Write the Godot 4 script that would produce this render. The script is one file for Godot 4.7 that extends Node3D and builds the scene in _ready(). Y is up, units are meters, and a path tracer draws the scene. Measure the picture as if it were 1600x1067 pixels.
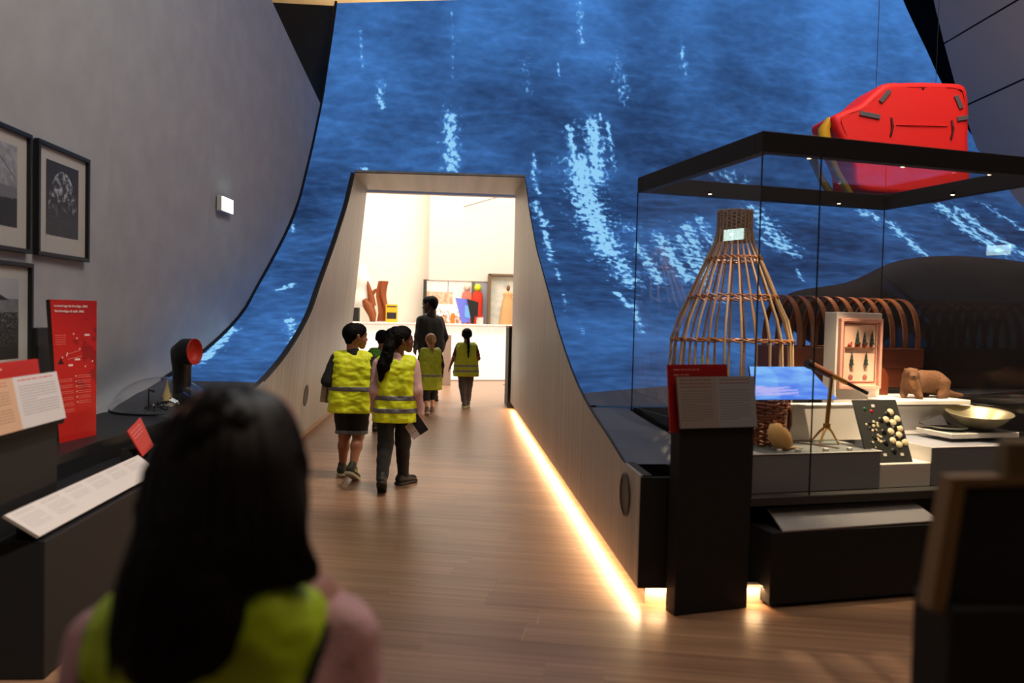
extends Node3D
# A museum gallery: curved sea screen with a passage through it, school children walking towards a bright hall.
# World frame: y up, the passage runs along -Z, floor at y = 0, metres.

const ANG := -0.2003            # the display case and its neighbours are turned by this about y
var mats := {}
var cam: Camera3D
var fnoise := FastNoiseLite.new()

# ------------------------------------------------------------------ mesh builder
class MB:
	var v := PackedVector3Array()
	var n := PackedVector3Array()
	var t := PackedVector2Array()
	var i := PackedInt32Array()
	func vert(p: Vector3, nn: Vector3, uv := Vector2.ZERO) -> int:
		v.append(p); n.append(nn); t.append(uv)
		return v.size() - 1
	func idx(a: int, b: int, c: int) -> void:
		# clockwise seen from the side the normals point to
		var cr := (v[b] - v[a]).cross(v[c] - v[a])
		if cr.dot(n[a] + n[b] + n[c]) > 0.0:
			i.append(a); i.append(c); i.append(b)
		else:
			i.append(a); i.append(b); i.append(c)
	func face(pts: Array, nn: Vector3, uvs: Array = []) -> void:
		var b0 := v.size()
		for k in pts.size():
			vert(pts[k], nn, uvs[k] if uvs.size() else Vector2.ZERO)
		for k in range(1, pts.size() - 1):
			idx(b0, b0 + k, b0 + k + 1)
	func hexa(p: Array) -> void:
		# p: 4 points of one side, then the 4 matching points of the other side
		var c := Vector3.ZERO
		for q in p:
			c += q / 8.0
		for f in [[0, 1, 2, 3], [4, 5, 6, 7], [0, 1, 5, 4], [1, 2, 6, 5], [2, 3, 7, 6], [3, 0, 4, 7]]:
			var a: Vector3 = p[f[0]]
			var nn: Vector3 = (p[f[1]] - a).cross(p[f[2]] - a)
			if nn.length() < 1e-9:
				nn = (p[f[2]] - a).cross(p[f[3]] - a)
			nn = nn.normalized()
			var m: Vector3 = (p[f[0]] + p[f[1]] + p[f[2]] + p[f[3]]) / 4.0
			if nn.dot(m - c) < 0.0:
				nn = -nn
			face([p[f[0]], p[f[1]], p[f[2]], p[f[3]]], nn, [Vector2(0, 0), Vector2(1, 0), Vector2(1, 1), Vector2(0, 1)])
	func box(c: Vector3, s: Vector3, bev := 0.004, basis := Basis()) -> void:
		# chamfered box
		var h := s / 2.0
		bev = minf(bev, minf(h.x, minf(h.y, h.z)) * 0.8)
		for ax in 3:
			for sg in [-1.0, 1.0]:
				var nn := Vector3.ZERO; nn[ax] = sg
				var u := (ax + 1) % 3
				var w := (ax + 2) % 3
				var pts := []
				var uvs := []
				for q in [[-1, -1], [1, -1], [1, 1], [-1, 1]]:
					var p := Vector3.ZERO
					p[ax] = sg * h[ax]; p[u] = q[0] * (h[u] - bev); p[w] = q[1] * (h[w] - bev)
					pts.append(c + basis * p)
					uvs.append(Vector2(p.x + (p.y if ax == 0 else 0.0), p.z + (p.y if ax == 2 else 0.0)))
				face(pts, basis * nn, uvs)
				# edges between +ax side and the u sides (each edge once per ax/u pair)
				for su in [-1.0, 1.0]:
					var en := Vector3.ZERO; en[ax] = sg; en[u] = su
					var e := []
					for q in [[0, -1], [0, 1], [1, 1], [1, -1]]:
						var p := Vector3.ZERO
						p[ax] = sg * (h[ax] - (bev if q[0] else 0.0)); p[u] = su * (h[u] - (0.0 if q[0] else bev)); p[w] = q[1] * (h[w] - bev)
						e.append(c + basis * p)
					face(e, basis * en.normalized())
		for sx in [-1.0, 1.0]:
			for sy in [-1.0, 1.0]:
				for sz in [-1.0, 1.0]:
					var k := Vector3(sx, sy, sz)
					face([c + basis * (k * Vector3(h.x, h.y - bev, h.z - bev)), c + basis * (k * Vector3(h.x - bev, h.y, h.z - bev)), c + basis * (k * Vector3(h.x - bev, h.y - bev, h.z))], basis * k.normalized())
	func tube(pts: Array, radii: Array, sides := 8, caps := true) -> void:
		var b0 := v.size()
		var up := Vector3(0.31, 0.87, 0.2).normalized()
		var m := pts.size()
		var fx := Vector3.ZERO
		for k in m:
			var d: Vector3 = (pts[mini(k + 1, m - 1)] - pts[maxi(k - 1, 0)]).normalized()
			if k == 0:
				fx = up.cross(d)
				if fx.length() < 0.1:
					fx = Vector3.RIGHT.cross(d)
			fx = (fx - d * fx.dot(d)).normalized()
			var fy := d.cross(fx)
			var r: float = radii[k] if k < radii.size() else radii[-1]
			for s in sides:
				var a := TAU * s / sides
				var o := fx * cos(a) + fy * sin(a)
				vert(pts[k] + o * r, o, Vector2(float(s) / sides, float(k) / (m - 1)))
		for k in m - 1:
			for s in sides:
				var a := b0 + k * sides + s
				var b := b0 + k * sides + (s + 1) % sides
				idx(a, b, b + sides)
				idx(a, b + sides, a + sides)
		if caps:
			for e in [0, m - 1]:
				var d: Vector3 = (pts[1] - pts[0]).normalized() * -1.0 if e == 0 else (pts[m - 1] - pts[m - 2]).normalized()
				var ring := []
				for s in sides:
					ring.append(v[b0 + e * sides + s])
				face(ring, d)
	func lathe(prof: Array, segs := 24, at := Vector3.ZERO, basis := Basis(), sx := 1.0, sz := 1.0) -> void:
		# prof: [radius, y] from bottom to top, outward normals on the outside
		var b0 := v.size()
		var m := prof.size()
		for k in m:
			var a: Array = prof[maxi(k - 1, 0)]
			var b: Array = prof[mini(k + 1, m - 1)]
			var nn := Vector2(b[1] - a[1], -(b[0] - a[0])).normalized()
			for s in segs + 1:
				var an := TAU * s / segs
				var c := cos(an); var sn := sin(an)
				vert(at + basis * Vector3(prof[k][0] * c * sx, prof[k][1], prof[k][0] * sn * sz), basis * Vector3(nn.x * c / sx, nn.y, nn.x * sn / sz).normalized(), Vector2(float(s) / segs, float(k) / (m - 1)))
		for k in m - 1:
			for s in segs:
				var a := b0 + k * (segs + 1) + s
				idx(a, a + 1, a + segs + 2)
				idx(a, a + segs + 2, a + segs + 1)
	func prism(poly: PackedVector2Array, d0: float, d1: float, basis := Basis(), at := Vector3.ZERO) -> void:
		# polygon in local x,y pushed along local z from d0 to d1
		var tri := Geometry2D.triangulate_polygon(poly)
		for e in [d0, d1]:
			var nn := basis * Vector3(0, 0, -1.0 if (e == d0) == (d0 < d1) else 1.0)
			var b0 := v.size()
			for p in poly:
				vert(at + basis * Vector3(p.x, p.y, e), nn, Vector2(p.x, p.y))
			for k in range(0, tri.size(), 3):
				idx(b0 + tri[k], b0 + tri[k + 1], b0 + tri[k + 2])
		var area := 0.0
		for k in poly.size():
			var p := poly[k]; var q := poly[(k + 1) % poly.size()]
			area += p.x * q.y - q.x * p.y
		for k in poly.size():
			var p := poly[k]; var q := poly[(k + 1) % poly.size()]
			var nn := Vector3(q.y - p.y, p.x - q.x, 0).normalized() * signf(area)
			face([at + basis * Vector3(p.x, p.y, d0), at + basis * Vector3(q.x, q.y, d0), at + basis * Vector3(q.x, q.y, d1), at + basis * Vector3(p.x, p.y, d1)], basis * nn)
	func grid(nu: int, nv: int, f: Callable, flip := false) -> void:
		# f(u, v) -> Vector3, u and v in 0..1; smooth normals from differences
		var b0 := v.size()
		for b in nv + 1:
			for a in nu + 1:
				var u := float(a) / nu; var w := float(b) / nv
				var p: Vector3 = f.call(u, w)
				var du: Vector3 = f.call(minf(u + 0.004, 1.0), w) - f.call(maxf(u - 0.004, 0.0), w)
				var dv: Vector3 = f.call(u, minf(w + 0.004, 1.0)) - f.call(u, maxf(w - 0.004, 0.0))
				var nn := du.cross(dv).normalized()
				vert(p, -nn if flip else nn, Vector2(u, w))
		for b in nv:
			for a in nu:
				var q := b0 + b * (nu + 1) + a
				idx(q, q + 1, q + nu + 2)
				idx(q, q + nu + 2, q + nu + 1)
	func ball(c: Vector3, r: Vector3, segs := 12, basis := Basis()) -> void:
		var prof := []
		var m := maxi(4, segs / 2)
		for k in m + 1:
			var a := PI * (float(k) / m - 0.5)
			prof.append([cos(a) + 0.0001, sin(a)])
		var b0 := v.size()
		lathe(prof, segs, Vector3.ZERO)
		for k in range(b0, v.size()):
			n[k] = (basis * (v[k] / r)).normalized()
			v[k] = c + basis * (v[k] * r)
	func add(o: Array, x := Transform3D()) -> void:
		# o: [verts, normals, indices]
		var b0 := v.size()
		var mir := x.basis.determinant() < 0.0
		var nb := x.basis.inverse().transposed()
		for k in o[0].size():
			vert(x * o[0][k], (nb * o[1][k]).normalized(), Vector2(o[0][k].x, o[0][k].y))
		for k in range(0, o[2].size(), 3):
			i.append(b0 + o[2][k])
			i.append(b0 + o[2][k + (2 if mir else 1)])
			i.append(b0 + o[2][k + (1 if mir else 2)])
	func mesh() -> ArrayMesh:
		var a := []
		a.resize(Mesh.ARRAY_MAX)
		a[Mesh.ARRAY_VERTEX] = v; a[Mesh.ARRAY_NORMAL] = n; a[Mesh.ARRAY_TEX_UV] = t; a[Mesh.ARRAY_INDEX] = i
		var m := ArrayMesh.new()
		m.add_surface_from_arrays(Mesh.PRIMITIVE_TRIANGLES, a)
		return m

# ------------------------------------------------------------------ nodes, names, labels
func obj(called: String, shape, m: Material, parent: Node = self, at := Vector3.ZERO) -> MeshInstance3D:
	var o := MeshInstance3D.new()
	o.name = called
	o.mesh = shape.mesh() if shape is MB else shape
	o.material_override = m
	o.position = at
	o.cast_shadow = GeometryInstance3D.SHADOW_CASTING_SETTING_ON
	parent.add_child(o, true)
	return o

func thing(called: String, label: String, category: String, at := Vector3.ZERO, turn := 0.0, group := "") -> Node3D:
	var o := Node3D.new()
	o.name = called
	o.position = at
	o.rotation.y = turn
	add_child(o, true)
	return tag(o, label, category, group)

func tag(o: Node3D, label: String, category: String, group := "", kind := "") -> Node3D:
	o.set_meta("label", label)
	o.set_meta("category", category)
	if group: o.set_meta("group", group)
	if kind: o.set_meta("kind", kind)
	return o

func struct(called: String, shape, m: Material, label: String, category: String) -> MeshInstance3D:
	var o := obj(called, shape, m)
	tag(o, label, category, "", "structure")
	return o

func bx(c: Vector3, s: Vector3, bev := 0.004) -> MB:
	var b := MB.new()
	b.box(c, s, bev)
	return b

func cyl(a: Vector3, b: Vector3, r: float, sides := 12, r2 := -1.0) -> MB:
	var m := MB.new()
	m.tube([a, b], [r, r if r2 < 0.0 else r2], sides)
	return m

# ------------------------------------------------------------------ materials
func mat(key: String, c := Color.WHITE, rough := 0.6, metal := 0.0) -> StandardMaterial3D:
	if mats.has(key):
		return mats[key]
	var m := StandardMaterial3D.new()
	m.resource_name = key
	m.albedo_color = c
	m.roughness = rough
	m.metallic = metal
	mats[key] = m
	return m

func noise(freq: float, sd: int, oct := 4, kind := FastNoiseLite.TYPE_SIMPLEX_SMOOTH) -> FastNoiseLite:
	var f := FastNoiseLite.new()
	f.seed = sd; f.frequency = freq; f.noise_type = kind
	f.fractal_type = FastNoiseLite.FRACTAL_FBM; f.fractal_octaves = oct
	return f

func noise_bytes(w: int, h: int, f: FastNoiseLite, nw: int, nh: int) -> PackedByteArray:
	# a noise picture made at nw x nh and stretched to w x h
	var im := f.get_image(nw, nh, false, false, true)
	im.resize(w, h, Image.INTERPOLATE_CUBIC)
	im.convert(Image.FORMAT_L8)
	return im.get_data()

func tex(im: Image) -> ImageTexture:
	return ImageTexture.create_from_image(im)

func mix_image(w: int, h: int, a: Color, b: Color, f: FastNoiseLite, nw: int, nh: int, contrast := 1.0) -> Image:
	var d := noise_bytes(w, h, f, nw, nh)
	var o := PackedByteArray()
	o.resize(w * h * 3)
	for k in w * h:
		var x := clampf((d[k] / 255.0 - 0.5) * contrast + 0.5, 0.0, 1.0)
		o[k * 3] = int(255.0 * lerpf(a.r, b.r, x)); o[k * 3 + 1] = int(255.0 * lerpf(a.g, b.g, x)); o[k * 3 + 2] = int(255.0 * lerpf(a.b, b.b, x))
	return Image.create_from_data(w, h, false, Image.FORMAT_RGB8, o)

func cloth(key: String, c: Color, rough := 0.85, bump := 0.25) -> StandardMaterial3D:
	if mats.has(key):
		return mats[key]
	var m := mat(key, c, rough)
	m.rim_enabled = true; m.rim = 0.25; m.rim_tint = 0.6
	m.heightmap_enabled = true
	m.heightmap_scale = bump
	m.heightmap_texture = mats["weave_map"]
	m.uv1_triplanar = true
	m.uv1_scale = Vector3(9, 9, 9)
	return m

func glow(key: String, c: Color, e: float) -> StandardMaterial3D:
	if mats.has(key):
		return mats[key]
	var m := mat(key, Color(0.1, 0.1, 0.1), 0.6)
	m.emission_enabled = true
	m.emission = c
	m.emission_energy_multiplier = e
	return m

func flat_image(w: int, h: int, c: Color) -> Image:
	var im := Image.create(w, h, false, Image.FORMAT_RGB8)
	im.fill(c)
	return im

func text_lines(im: Image, x: int, y: int, w: int, rows: int, step: int, hh: int, c: Color, rng: RandomNumberGenerator) -> void:
	# rows of small word-shaped strokes, too small to read
	for r in rows:
		var px := x
		var end := x + w if r % 6 != 5 else x + int(w * rng.randf_range(0.35, 0.8))
		while px < end:
			var ww := rng.randi_range(hh * 2, hh * 6)
			ww = mini(ww, end - px)
			im.fill_rect(Rect2i(px, y + r * step, ww, hh), c)
			px += ww + maxi(2, hh)

func picture(key: String, im: Image, rough := 0.5) -> StandardMaterial3D:
	var m := mat(key, Color.WHITE, rough)
	m.albedo_texture = tex(im)
	m.texture_repeat = false
	return m

func plate(p0: Vector3, p1: Vector3, p2: Vector3, p3: Vector3, thick: float) -> MB:
	# a printed board: p0 top left, p1 top right, p2 bottom right, p3 bottom left as the reader sees it; thickness behind
	var b := MB.new()
	var nn := (p3 - p0).cross(p1 - p0).normalized()
	var o := -nn * thick
	b.face([p0, p1, p2, p3], nn, [Vector2(0.001, 0.001), Vector2(0.999, 0.001), Vector2(0.999, 0.999), Vector2(0.001, 0.999)])
	return b

func board(p0: Vector3, p1: Vector3, p2: Vector3, p3: Vector3, thick: float) -> MB:
	var b := MB.new()
	var nn := (p3 - p0).cross(p1 - p0).normalized()
	var o := -nn * thick
	b.hexa([p0, p1, p2, p3, p0 + o, p1 + o, p2 + o, p3 + o])
	return b

func sign_board(called: String, p: Array, thick: float, face_mat: Material, edge_mat: Material, parent: Node) -> MeshInstance3D:
	# a board with thickness and its printed face 0.6 mm proud of it as a sub-part
	var nn: Vector3 = (p[3] - p[0]).cross(p[1] - p[0]).normalized()
	var o := obj(called, board(p[0], p[1], p[2], p[3], thick), edge_mat, parent)
	var e := nn * 0.0006
	obj("printed_face", plate(p[0] + e, p[1] + e, p[2] + e, p[3] + e, 0), face_mat, o)
	return o

func interp(x: float, xs: Array, ys: Array) -> float:
	if x <= xs[0]:
		return ys[0]
	for k in range(1, xs.size()):
		if x <= xs[k]:
			return lerpf(ys[k - 1], ys[k], (x - xs[k - 1]) / (xs[k] - xs[k - 1]))
	return ys[-1]

# ------------------------------------------------------------------ the scene
func _ready() -> void:
	# camera
	cam = Camera3D.new()
	cam.name = "camera"
	add_child(cam)
	cam.basis = Basis(Vector3.UP, deg_to_rad(-4.4564)) * Basis(Vector3.RIGHT, deg_to_rad(-1.8344)) * Basis(Vector3.BACK, deg_to_rad(1.4))
	cam.position = Vector3(0, 1.45, 0)
	var ca := CameraAttributesPhysical.new()
	ca.frustum_focal_length = 17.5 / (533.5 / 1244.0)
	ca.frustum_near = 0.05
	ca.frustum_far = 200.0
	ca.frustum_focus_distance = 7.6
	ca.exposure_aperture = 2.5
	cam.attributes = ca
	cam.fov = rad_to_deg(2.0 * atan(533.5 / 1244.0))
	cam.current = true
	# environment: closed rooms, so nothing but a dark background outside
	var env := Environment.new()
	env.background_mode = Environment.BG_COLOR
	env.background_color = Color(0.0, 0.0, 0.0)
	env.tonemap_mode = Environment.TONE_MAPPER_LINEAR
	env.tonemap_exposure = 1.0
	env.sdfgi_enabled = true
	env.ssao_enabled = true
	env.ssil_enabled = true
	var we := WorldEnvironment.new()
	we.name = "environment"
	we.environment = env
	add_child(we)
	# large lights
	area("hall_light", Vector3(-0.3, 5.6, -16.4), Vector3(0, -1, 0.05), Vector2(6.0, 5.0), Color(1.0, 0.955, 0.90), 45.0)
	area("parapet_light", Vector3(0.0, 4.6, -14.1), Vector3(0, -1.05, -0.9), Vector2(4.0, 0.6), Color(1.0, 0.96, 0.91), 13.0)
	area("gallery_light", Vector3(2.6, 6.8, -0.6), Vector3(-0.25, -1, -0.1), Vector2(2.8, 3.0), Color(1.0, 0.88, 0.76), 7.0)
	area("left_wall_light", Vector3(1.0, 6.8, -4.0), Vector3(-0.9, -1, -0.1), Vector2(1.5, 3.0), Color(0.985, 0.99, 0.96), 13.5)
	area("right_wall_light", Vector3(4.0, 6.9, -5.5), Vector3(0.8, -0.7, -0.5), Vector2(1.5, 2.0), Color(1.0, 0.88, 0.80), 21.0)
	area("sea_light", Vector3(1.5, 6.9, -9.0), Vector3(0, -1, 0.8), Vector2(6.0, 0.6), Color(0.25, 0.5, 1.0), 2.0)
	area("ceiling_slot_light", Vector3(-1.2, 6.5, -14.2), Vector3(0, 1, 0.1), Vector2(2.6, 0.4), Color(1.0, 0.84, 0.62), 9.0)
	spot("front_spot", Vector3(0.75, 5.8, -5.9), Vector3(-0.75, 0.0, -7.0), 13.0, Color(1.0, 0.92, 0.83), 15.0, 0.10)
	spot("label_spot", Vector3(0.2, 5.4, -1.2), Vector3(-1.7, 0.7, -4.0), 14.0, Color(1.0, 0.94, 0.88), 20.0, 0.06)
	spot("raft_spot", Vector3(3.2, 6.4, -2.6), Vector3(4.2, 3.2, -7.4), 9.0, Color(1.0, 0.93, 0.86), 15.0, 0.06)
	make_common()
	build_setting()
	build_screen()
	build_far_hall()
	build_left_display()
	build_right_display()
	build_case()
	build_people()

func area(called: String, at: Vector3, towards: Vector3, size: Vector2, c: Color, e: float) -> AreaLight3D:
	var l := AreaLight3D.new()
	l.name = called
	add_child(l)
	l.position = at
	var up := Vector3.BACK if absf(towards.normalized().y) > 0.9 else Vector3.UP
	l.basis = Basis.looking_at(towards, up)
	l.area_size = size
	l.light_color = c
	l.light_energy = e
	l.area_range = 30.0
	l.shadow_enabled = true
	return l

func spot(called: String, at: Vector3, target: Vector3, angle: float, c: Color, e: float, size := 0.03, parent: Node3D = self) -> SpotLight3D:
	var l := SpotLight3D.new()
	l.name = called
	parent.add_child(l, true)
	l.position = at
	l.basis = Basis.looking_at(target - at, Vector3.BACK if absf((target - at).normalized().y) > 0.95 else Vector3.UP)
	l.spot_angle = angle
	l.spot_angle_attenuation = 0.6
	l.spot_range = 20.0
	l.spot_attenuation = 2.0
	l.light_color = c
	l.light_energy = e
	l.light_size = size
	l.shadow_enabled = true
	return l

func make_common() -> void:
	fnoise = noise(1.0, 5, 3)
	# cloth relief
	var wv := noise(0.05, 11, 4).get_image(256, 256, false, false, true)
	mats["weave_map"] = tex(wv)
	# charcoal lacquered board of plinths and cases
	var ch := mat("charcoal_board", Color(0.125, 0.125, 0.13), 0.45)
	ch.metallic_specular = 0.4
	mat("black_board", Color(0.16, 0.155, 0.155), 0.6).metallic_specular = 0.3
	mat("black_metal", Color(0.06, 0.06, 0.065), 0.4, 0.2)
	mat("dark_trim", Color(0.03, 0.032, 0.04), 0.6)
	mat("white_board", Color(0.86, 0.84, 0.80), 0.55)
	mat("grey_board", Color(0.49, 0.50, 0.53), 0.6)
	mat("white_paint", Color(0.9, 0.88, 0.85), 0.6)
	mat("chrome", Color(0.8, 0.8, 0.8), 0.25, 1.0)
	mat("brass", Color(0.78, 0.6, 0.33), 0.35, 1.0)
	# grey wall paint with a faint mottle
	var wm := mat("wall_paint", Color.WHITE, 0.9)
	wm.albedo_texture = tex(mix_image(256, 256, Color(0.70, 0.70, 0.70), Color(0.76, 0.755, 0.75), noise(0.02, 21, 4), 256, 256, 1.0))
	wm.uv1_triplanar = true; wm.uv1_world_triplanar = true; wm.uv1_scale = Vector3(0.5, 0.5, 0.5)
	# pale limewashed plywood with vertical grain
	for k in 2:
		var pl := mat("plywood_%d" % k, Color.WHITE, 0.42)
		pl.metallic_specular = 0.45
		pl.albedo_texture = tex(mix_image(512, 256, Color(0.56, 0.545, 0.51), Color(0.66, 0.645, 0.61), noise(0.03, 31 + k, 4), 512, 8, 1.0))
		pl.uv1_scale = Vector3(0.55, 0.4, 1)
	# oak
	for k in 4:
		var base: Color = [Color(0.62, 0.465, 0.345), Color(0.645, 0.485, 0.36), Color(0.595, 0.44, 0.325), Color(0.625, 0.475, 0.35)][k]
		var ok := mat("oak_%d" % k, Color.WHITE, 0.36)
		ok.metallic_specular = 0.5
		ok.albedo_texture = tex(mix_image(512, 128, base.darkened(0.14), base.lightened(0.07), noise(0.05, 41 + k, 5), 24, 128, 1.2))
		ok.uv1_scale = Vector3(0.45, 3.0, 1)
		ok.heightmap_enabled = true
		ok.heightmap_scale = 0.05
		ok.heightmap_texture = ok.albedo_texture

# screen shape: height -> depth at the right passage wall; left of it the surface lies further back
const HR := [0.66, 0.67, 0.70, 0.753, 0.909, 1.163, 1.45, 1.606, 2.218, 2.8, 3.355, 4.5, 5.5, 6.4, 7.4]
const ZR := [3.9, 4.15, 4.45, 4.94, 5.844, 6.65, 7.38, 7.70, 9.121, 10.12, 10.85, 11.65, 12.1, 12.45, 12.75]
const HO := [0.66, 0.843, 1.163, 1.45, 1.8, 2.2, 3.04, 3.33, 6.4]
const OO := [1.2, 1.28, 1.40, 1.36, 1.04, 0.70, 0.29, 0.12, 0.0]
const LX_H := [0.66, 0.83, 0.962, 1.185, 1.544, 1.943, 2.484, 3.023, 3.7, 4.384, 5.177, 6.1, 6.4]
const LX := [-2.50, -2.48, -2.449, -2.380, -2.29, -2.180, -2.069, -2.005, -1.952, -1.915, -1.875, -1.825, -1.81]
const RX_H := [0.66, 3.5, 4.204, 4.6, 5.414, 6.162, 6.849, 7.3]
const RX := [9.6, 8.553, 8.243, 8.079, 7.847, 7.68, 7.46, 7.35]

func smooth_interp(x: float, xs: Array, ys: Array) -> float:
	# average a little so that the polyline reads as a curve
	var s := 0.0
	for k in 5:
		s += interp(x + (k - 2) * 0.05, xs, ys)
	return s / 5.0

func screen_z(h: float, x: float) -> float:
	var z := smooth_interp(h, HR, ZR)
	if x < 0.965:
		z += smooth_interp(h, HO, OO) * (0.965 - x) / 2.43
	else:
		z += 0.06 * (x - 0.965)
	return -z

func lwall_x(h: float) -> float:      # inner face of the passage's left wall
	return -1.62 + 0.09 * h

const PEND := -12.4                   # far end of the passage
const LINTEL := 3.33

func build_setting() -> void:
	# floor: a slab, with oak planks laid across the passage at a slant
	var slab := MB.new()
	slab.box(Vector3(2.0, -0.13, -8.5), Vector3(16.0, 0.2, 27.0), 0.0)
	var fl := struct("floor", slab, mat("sub_floor", Color(0.2, 0.13, 0.08), 0.8), "warm oak plank floor running through the gallery and the passage", "floor")
	var rng := RandomNumberGenerator.new()
	rng.seed = 7
	var pw := 0.2
	var variants := []
	for k in 6:
		var b := MB.new()
		b.box(Vector3.ZERO, Vector3(2.2, 0.028, pw - 0.0006), 0.0008)
		for q in b.t.size():
			b.t[q] += Vector2(k * 0.77, k * 0.31)
		variants.append(b.mesh())
	var dirx := Vector3(cos(deg_to_rad(12.0)), 0, sin(deg_to_rad(12.0)))
	var dirz := Vector3(dirx.z, 0, -dirx.x)          # towards the hall
	var far_rows := MB.new()
	for r in range(6, 98):
		var off := rng.randf() * 2.2
		for c in range(-3, 5):
			var p := dirz * (r * pw) + dirx * (c * 2.2006 + off) + Vector3(0, -0.014, 0)
			if p.z > -2.4 or p.x < -2.9 or p.x > 4.2 or p.z < -18.5:
				continue
			if p.z < -5.2 and (p.x > 2.2 or p.x < -3.0):
				continue
			var m := mat("oak_%d" % rng.randi_range(0, 3))
			if p.z > -8.2:
				var o := obj("plank", variants[rng.randi_range(0, 5)], m, fl, p)
				o.rotation.y = -deg_to_rad(12.0)
			else:
				far_rows.box(p, Vector3(2.2, 0.028, pw - 0.0006), 0.0008, Basis(Vector3.UP, -deg_to_rad(12.0)))
	obj("planking", far_rows, mat("oak_1"), fl).set_meta("kind", "stuff")
	var nf := MB.new()
	nf.box(Vector3(0.6, -0.016, -0.2), Vector3(9.0, 0.02, 5.6), 0.0)
	obj("planking", nf, mat("oak_3"), fl).set_meta("kind", "stuff")
	# ceiling
	var ce := MB.new()
	ce.box(Vector3(2.0, 7.4, -7.5), Vector3(16.0, 0.2, 26.0), 0.0)
	struct("ceiling", ce, mat("ceiling_paint", Color(0.82, 0.8, 0.76), 0.9), "pale flat gallery ceiling above the sea screen", "ceiling")
	# left gallery wall: ruled from an upright plane by the pictures to the screen's curved edge
	var lw := MB.new()
	var near := func(h: float) -> Vector3: return Vector3(-2.5 - 0.02 * h, h, 3.2)
	var mid := func(h: float) -> Vector3: return Vector3(-2.5, h, -5.2)
	var far := func(h: float) -> Vector3:
		var x := smooth_interp(h, LX_H, LX)
		return Vector3(x, h, screen_z(h, x))
	lw.grid(36, 40, func(u: float, w: float) -> Vector3:
		if u < 0.3:
			var hh := w * 7.3
			return near.call(hh).lerp(mid.call(hh), u / 0.3)
		var s := (u - 0.3) / 0.7
		# the wall's top slopes down towards the far edge
		var top := interp(s, [0.0, 0.3, 0.62, 1.0], [7.3, 6.4, 5.1, 4.40])
		var h := w * top
		var a: Vector3 = mid.call(h)
		var b: Vector3 = far.call(h)
		var q := a.lerp(b, s)
		q.x -= 0.14 * sin(PI * s) * (1.0 - h / 9.0)
		return q, true)
	var back := lw.v.size()
	struct("wall_left", lw, mat("wall_paint"), "tall grey gallery wall curving towards the sea screen", "wall")
	var bw := MB.new()
	bw.box(Vector3(-3.9, 3.6, -6.0), Vector3(0.2, 7.4, 20.0), 0.0)
	bw.box(Vector3(2.0, 6.8, -17.5), Vector3(16.0, 1.2, 0.2), 0.0)
	struct("wall_outer", bw, mat("wall_paint"), "outer gallery wall behind the curved left wall", "wall")
	var rw2 := MB.new()
	rw2.box(Vector3(2.2, 3.6, 3.3), Vector3(13.0, 7.4, 0.2), 0.0)
	struct("wall_back", rw2, mat("back_dark", Color(0.14, 0.14, 0.15), 0.9), "dark gallery wall behind the camera", "wall")
	# dark panel seen above the left wall's sloping end
	var du := MB.new()
	du.box(Vector3(-2.75, 4.68, -12.72), Vector3(2.2, 3.0, 0.1), 0.0)
	struct("wall_dark", du, mat("dark_grey_panel", Color(0.22, 0.22, 0.215), 0.8), "dark upright panel in the gap between left wall and sea screen", "wall")
	# right gallery wall of large curved panels, with open joints between them
	var rb := MB.new()
	var rw := func(u: float, h: float) -> Vector3:
		var e := Vector3(interp(h, [0.0, 3.5, 4.26, 5.1, 5.85, 6.5, 7.3], [8.7, 8.4, 8.1, 7.75, 7.5, 7.3, 7.1]), h, -11.9)
		var nn := Vector3(6.6 + 0.05 * h, h, 2.6)
		var q := e.lerp(nn, u)
		return q
	rb.grid(6, 10, func(u: float, w: float) -> Vector3: return rw.call(u, w * 7.3) + Vector3(0.06, 0, 0))
	var rwall := struct("wall_right", rb, mat("dark_trim"), "right gallery wall of large grey panels with dark joints", "wall")
	for k in 4:
		var h0: float = [0.0, 2.6, 4.86, 5.82][k]
		var h1: float = [2.6, 4.86, 5.82, 7.3][k]
		for c in 2:
			var pb := MB.new()
			pb.grid(6, 6, func(u: float, w: float) -> Vector3: return rw.call(lerpf(c * 0.5, c * 0.5 + 0.497, u), lerpf(h0 + 0.012, h1 - 0.012, w)))
			obj("panel", pb, mat("panel_grey", Color(0.58, 0.55, 0.54), 0.8), rwall)
	var edge := MB.new()
	edge.grid(4, 16, func(u: float, w: float) -> Vector3:
		var h := 0.7 + w * 6.5
		var x := interp(h, RX_H, RX)
		return Vector3(x, h, screen_z(h, x) - 0.02).lerp(rw.call(0.0, h) + Vector3(0.05, 0, 0), u))
	var rc := mat("recess_dark", Color(0.035, 0.035, 0.042), 0.95)
	rc.metallic_specular = 0.08
	struct("trim_1", edge, rc, "dark recess between the sea screen and the right wall", "trim")
	# passage walls: backing with plywood panels split by upright joints
	passage_wall(true)
	passage_wall(false)
	# lintel
	var li := MB.new()
	var z0 := screen_z(LINTEL, 0.965)
	var z1 := screen_z(LINTEL, lwall_x(LINTEL))
	li.hexa([Vector3(lwall_x(LINTEL), LINTEL, z1), Vector3(0.965, LINTEL, z0), Vector3(0.965, LINTEL, PEND), Vector3(lwall_x(LINTEL), LINTEL, PEND),
		Vector3(lwall_x(LINTEL) - 0.02, LINTEL + 0.04, z1 - 0.03), Vector3(0.985, LINTEL + 0.04, z0 - 0.03), Vector3(0.985, LINTEL + 0.04, PEND), Vector3(lwall_x(LINTEL) - 0.02, LINTEL + 0.04, PEND)])
	struct("ceiling_passage", li, mat("plywood_1"), "pale plywood soffit over the passage opening", "soffit")

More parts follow.
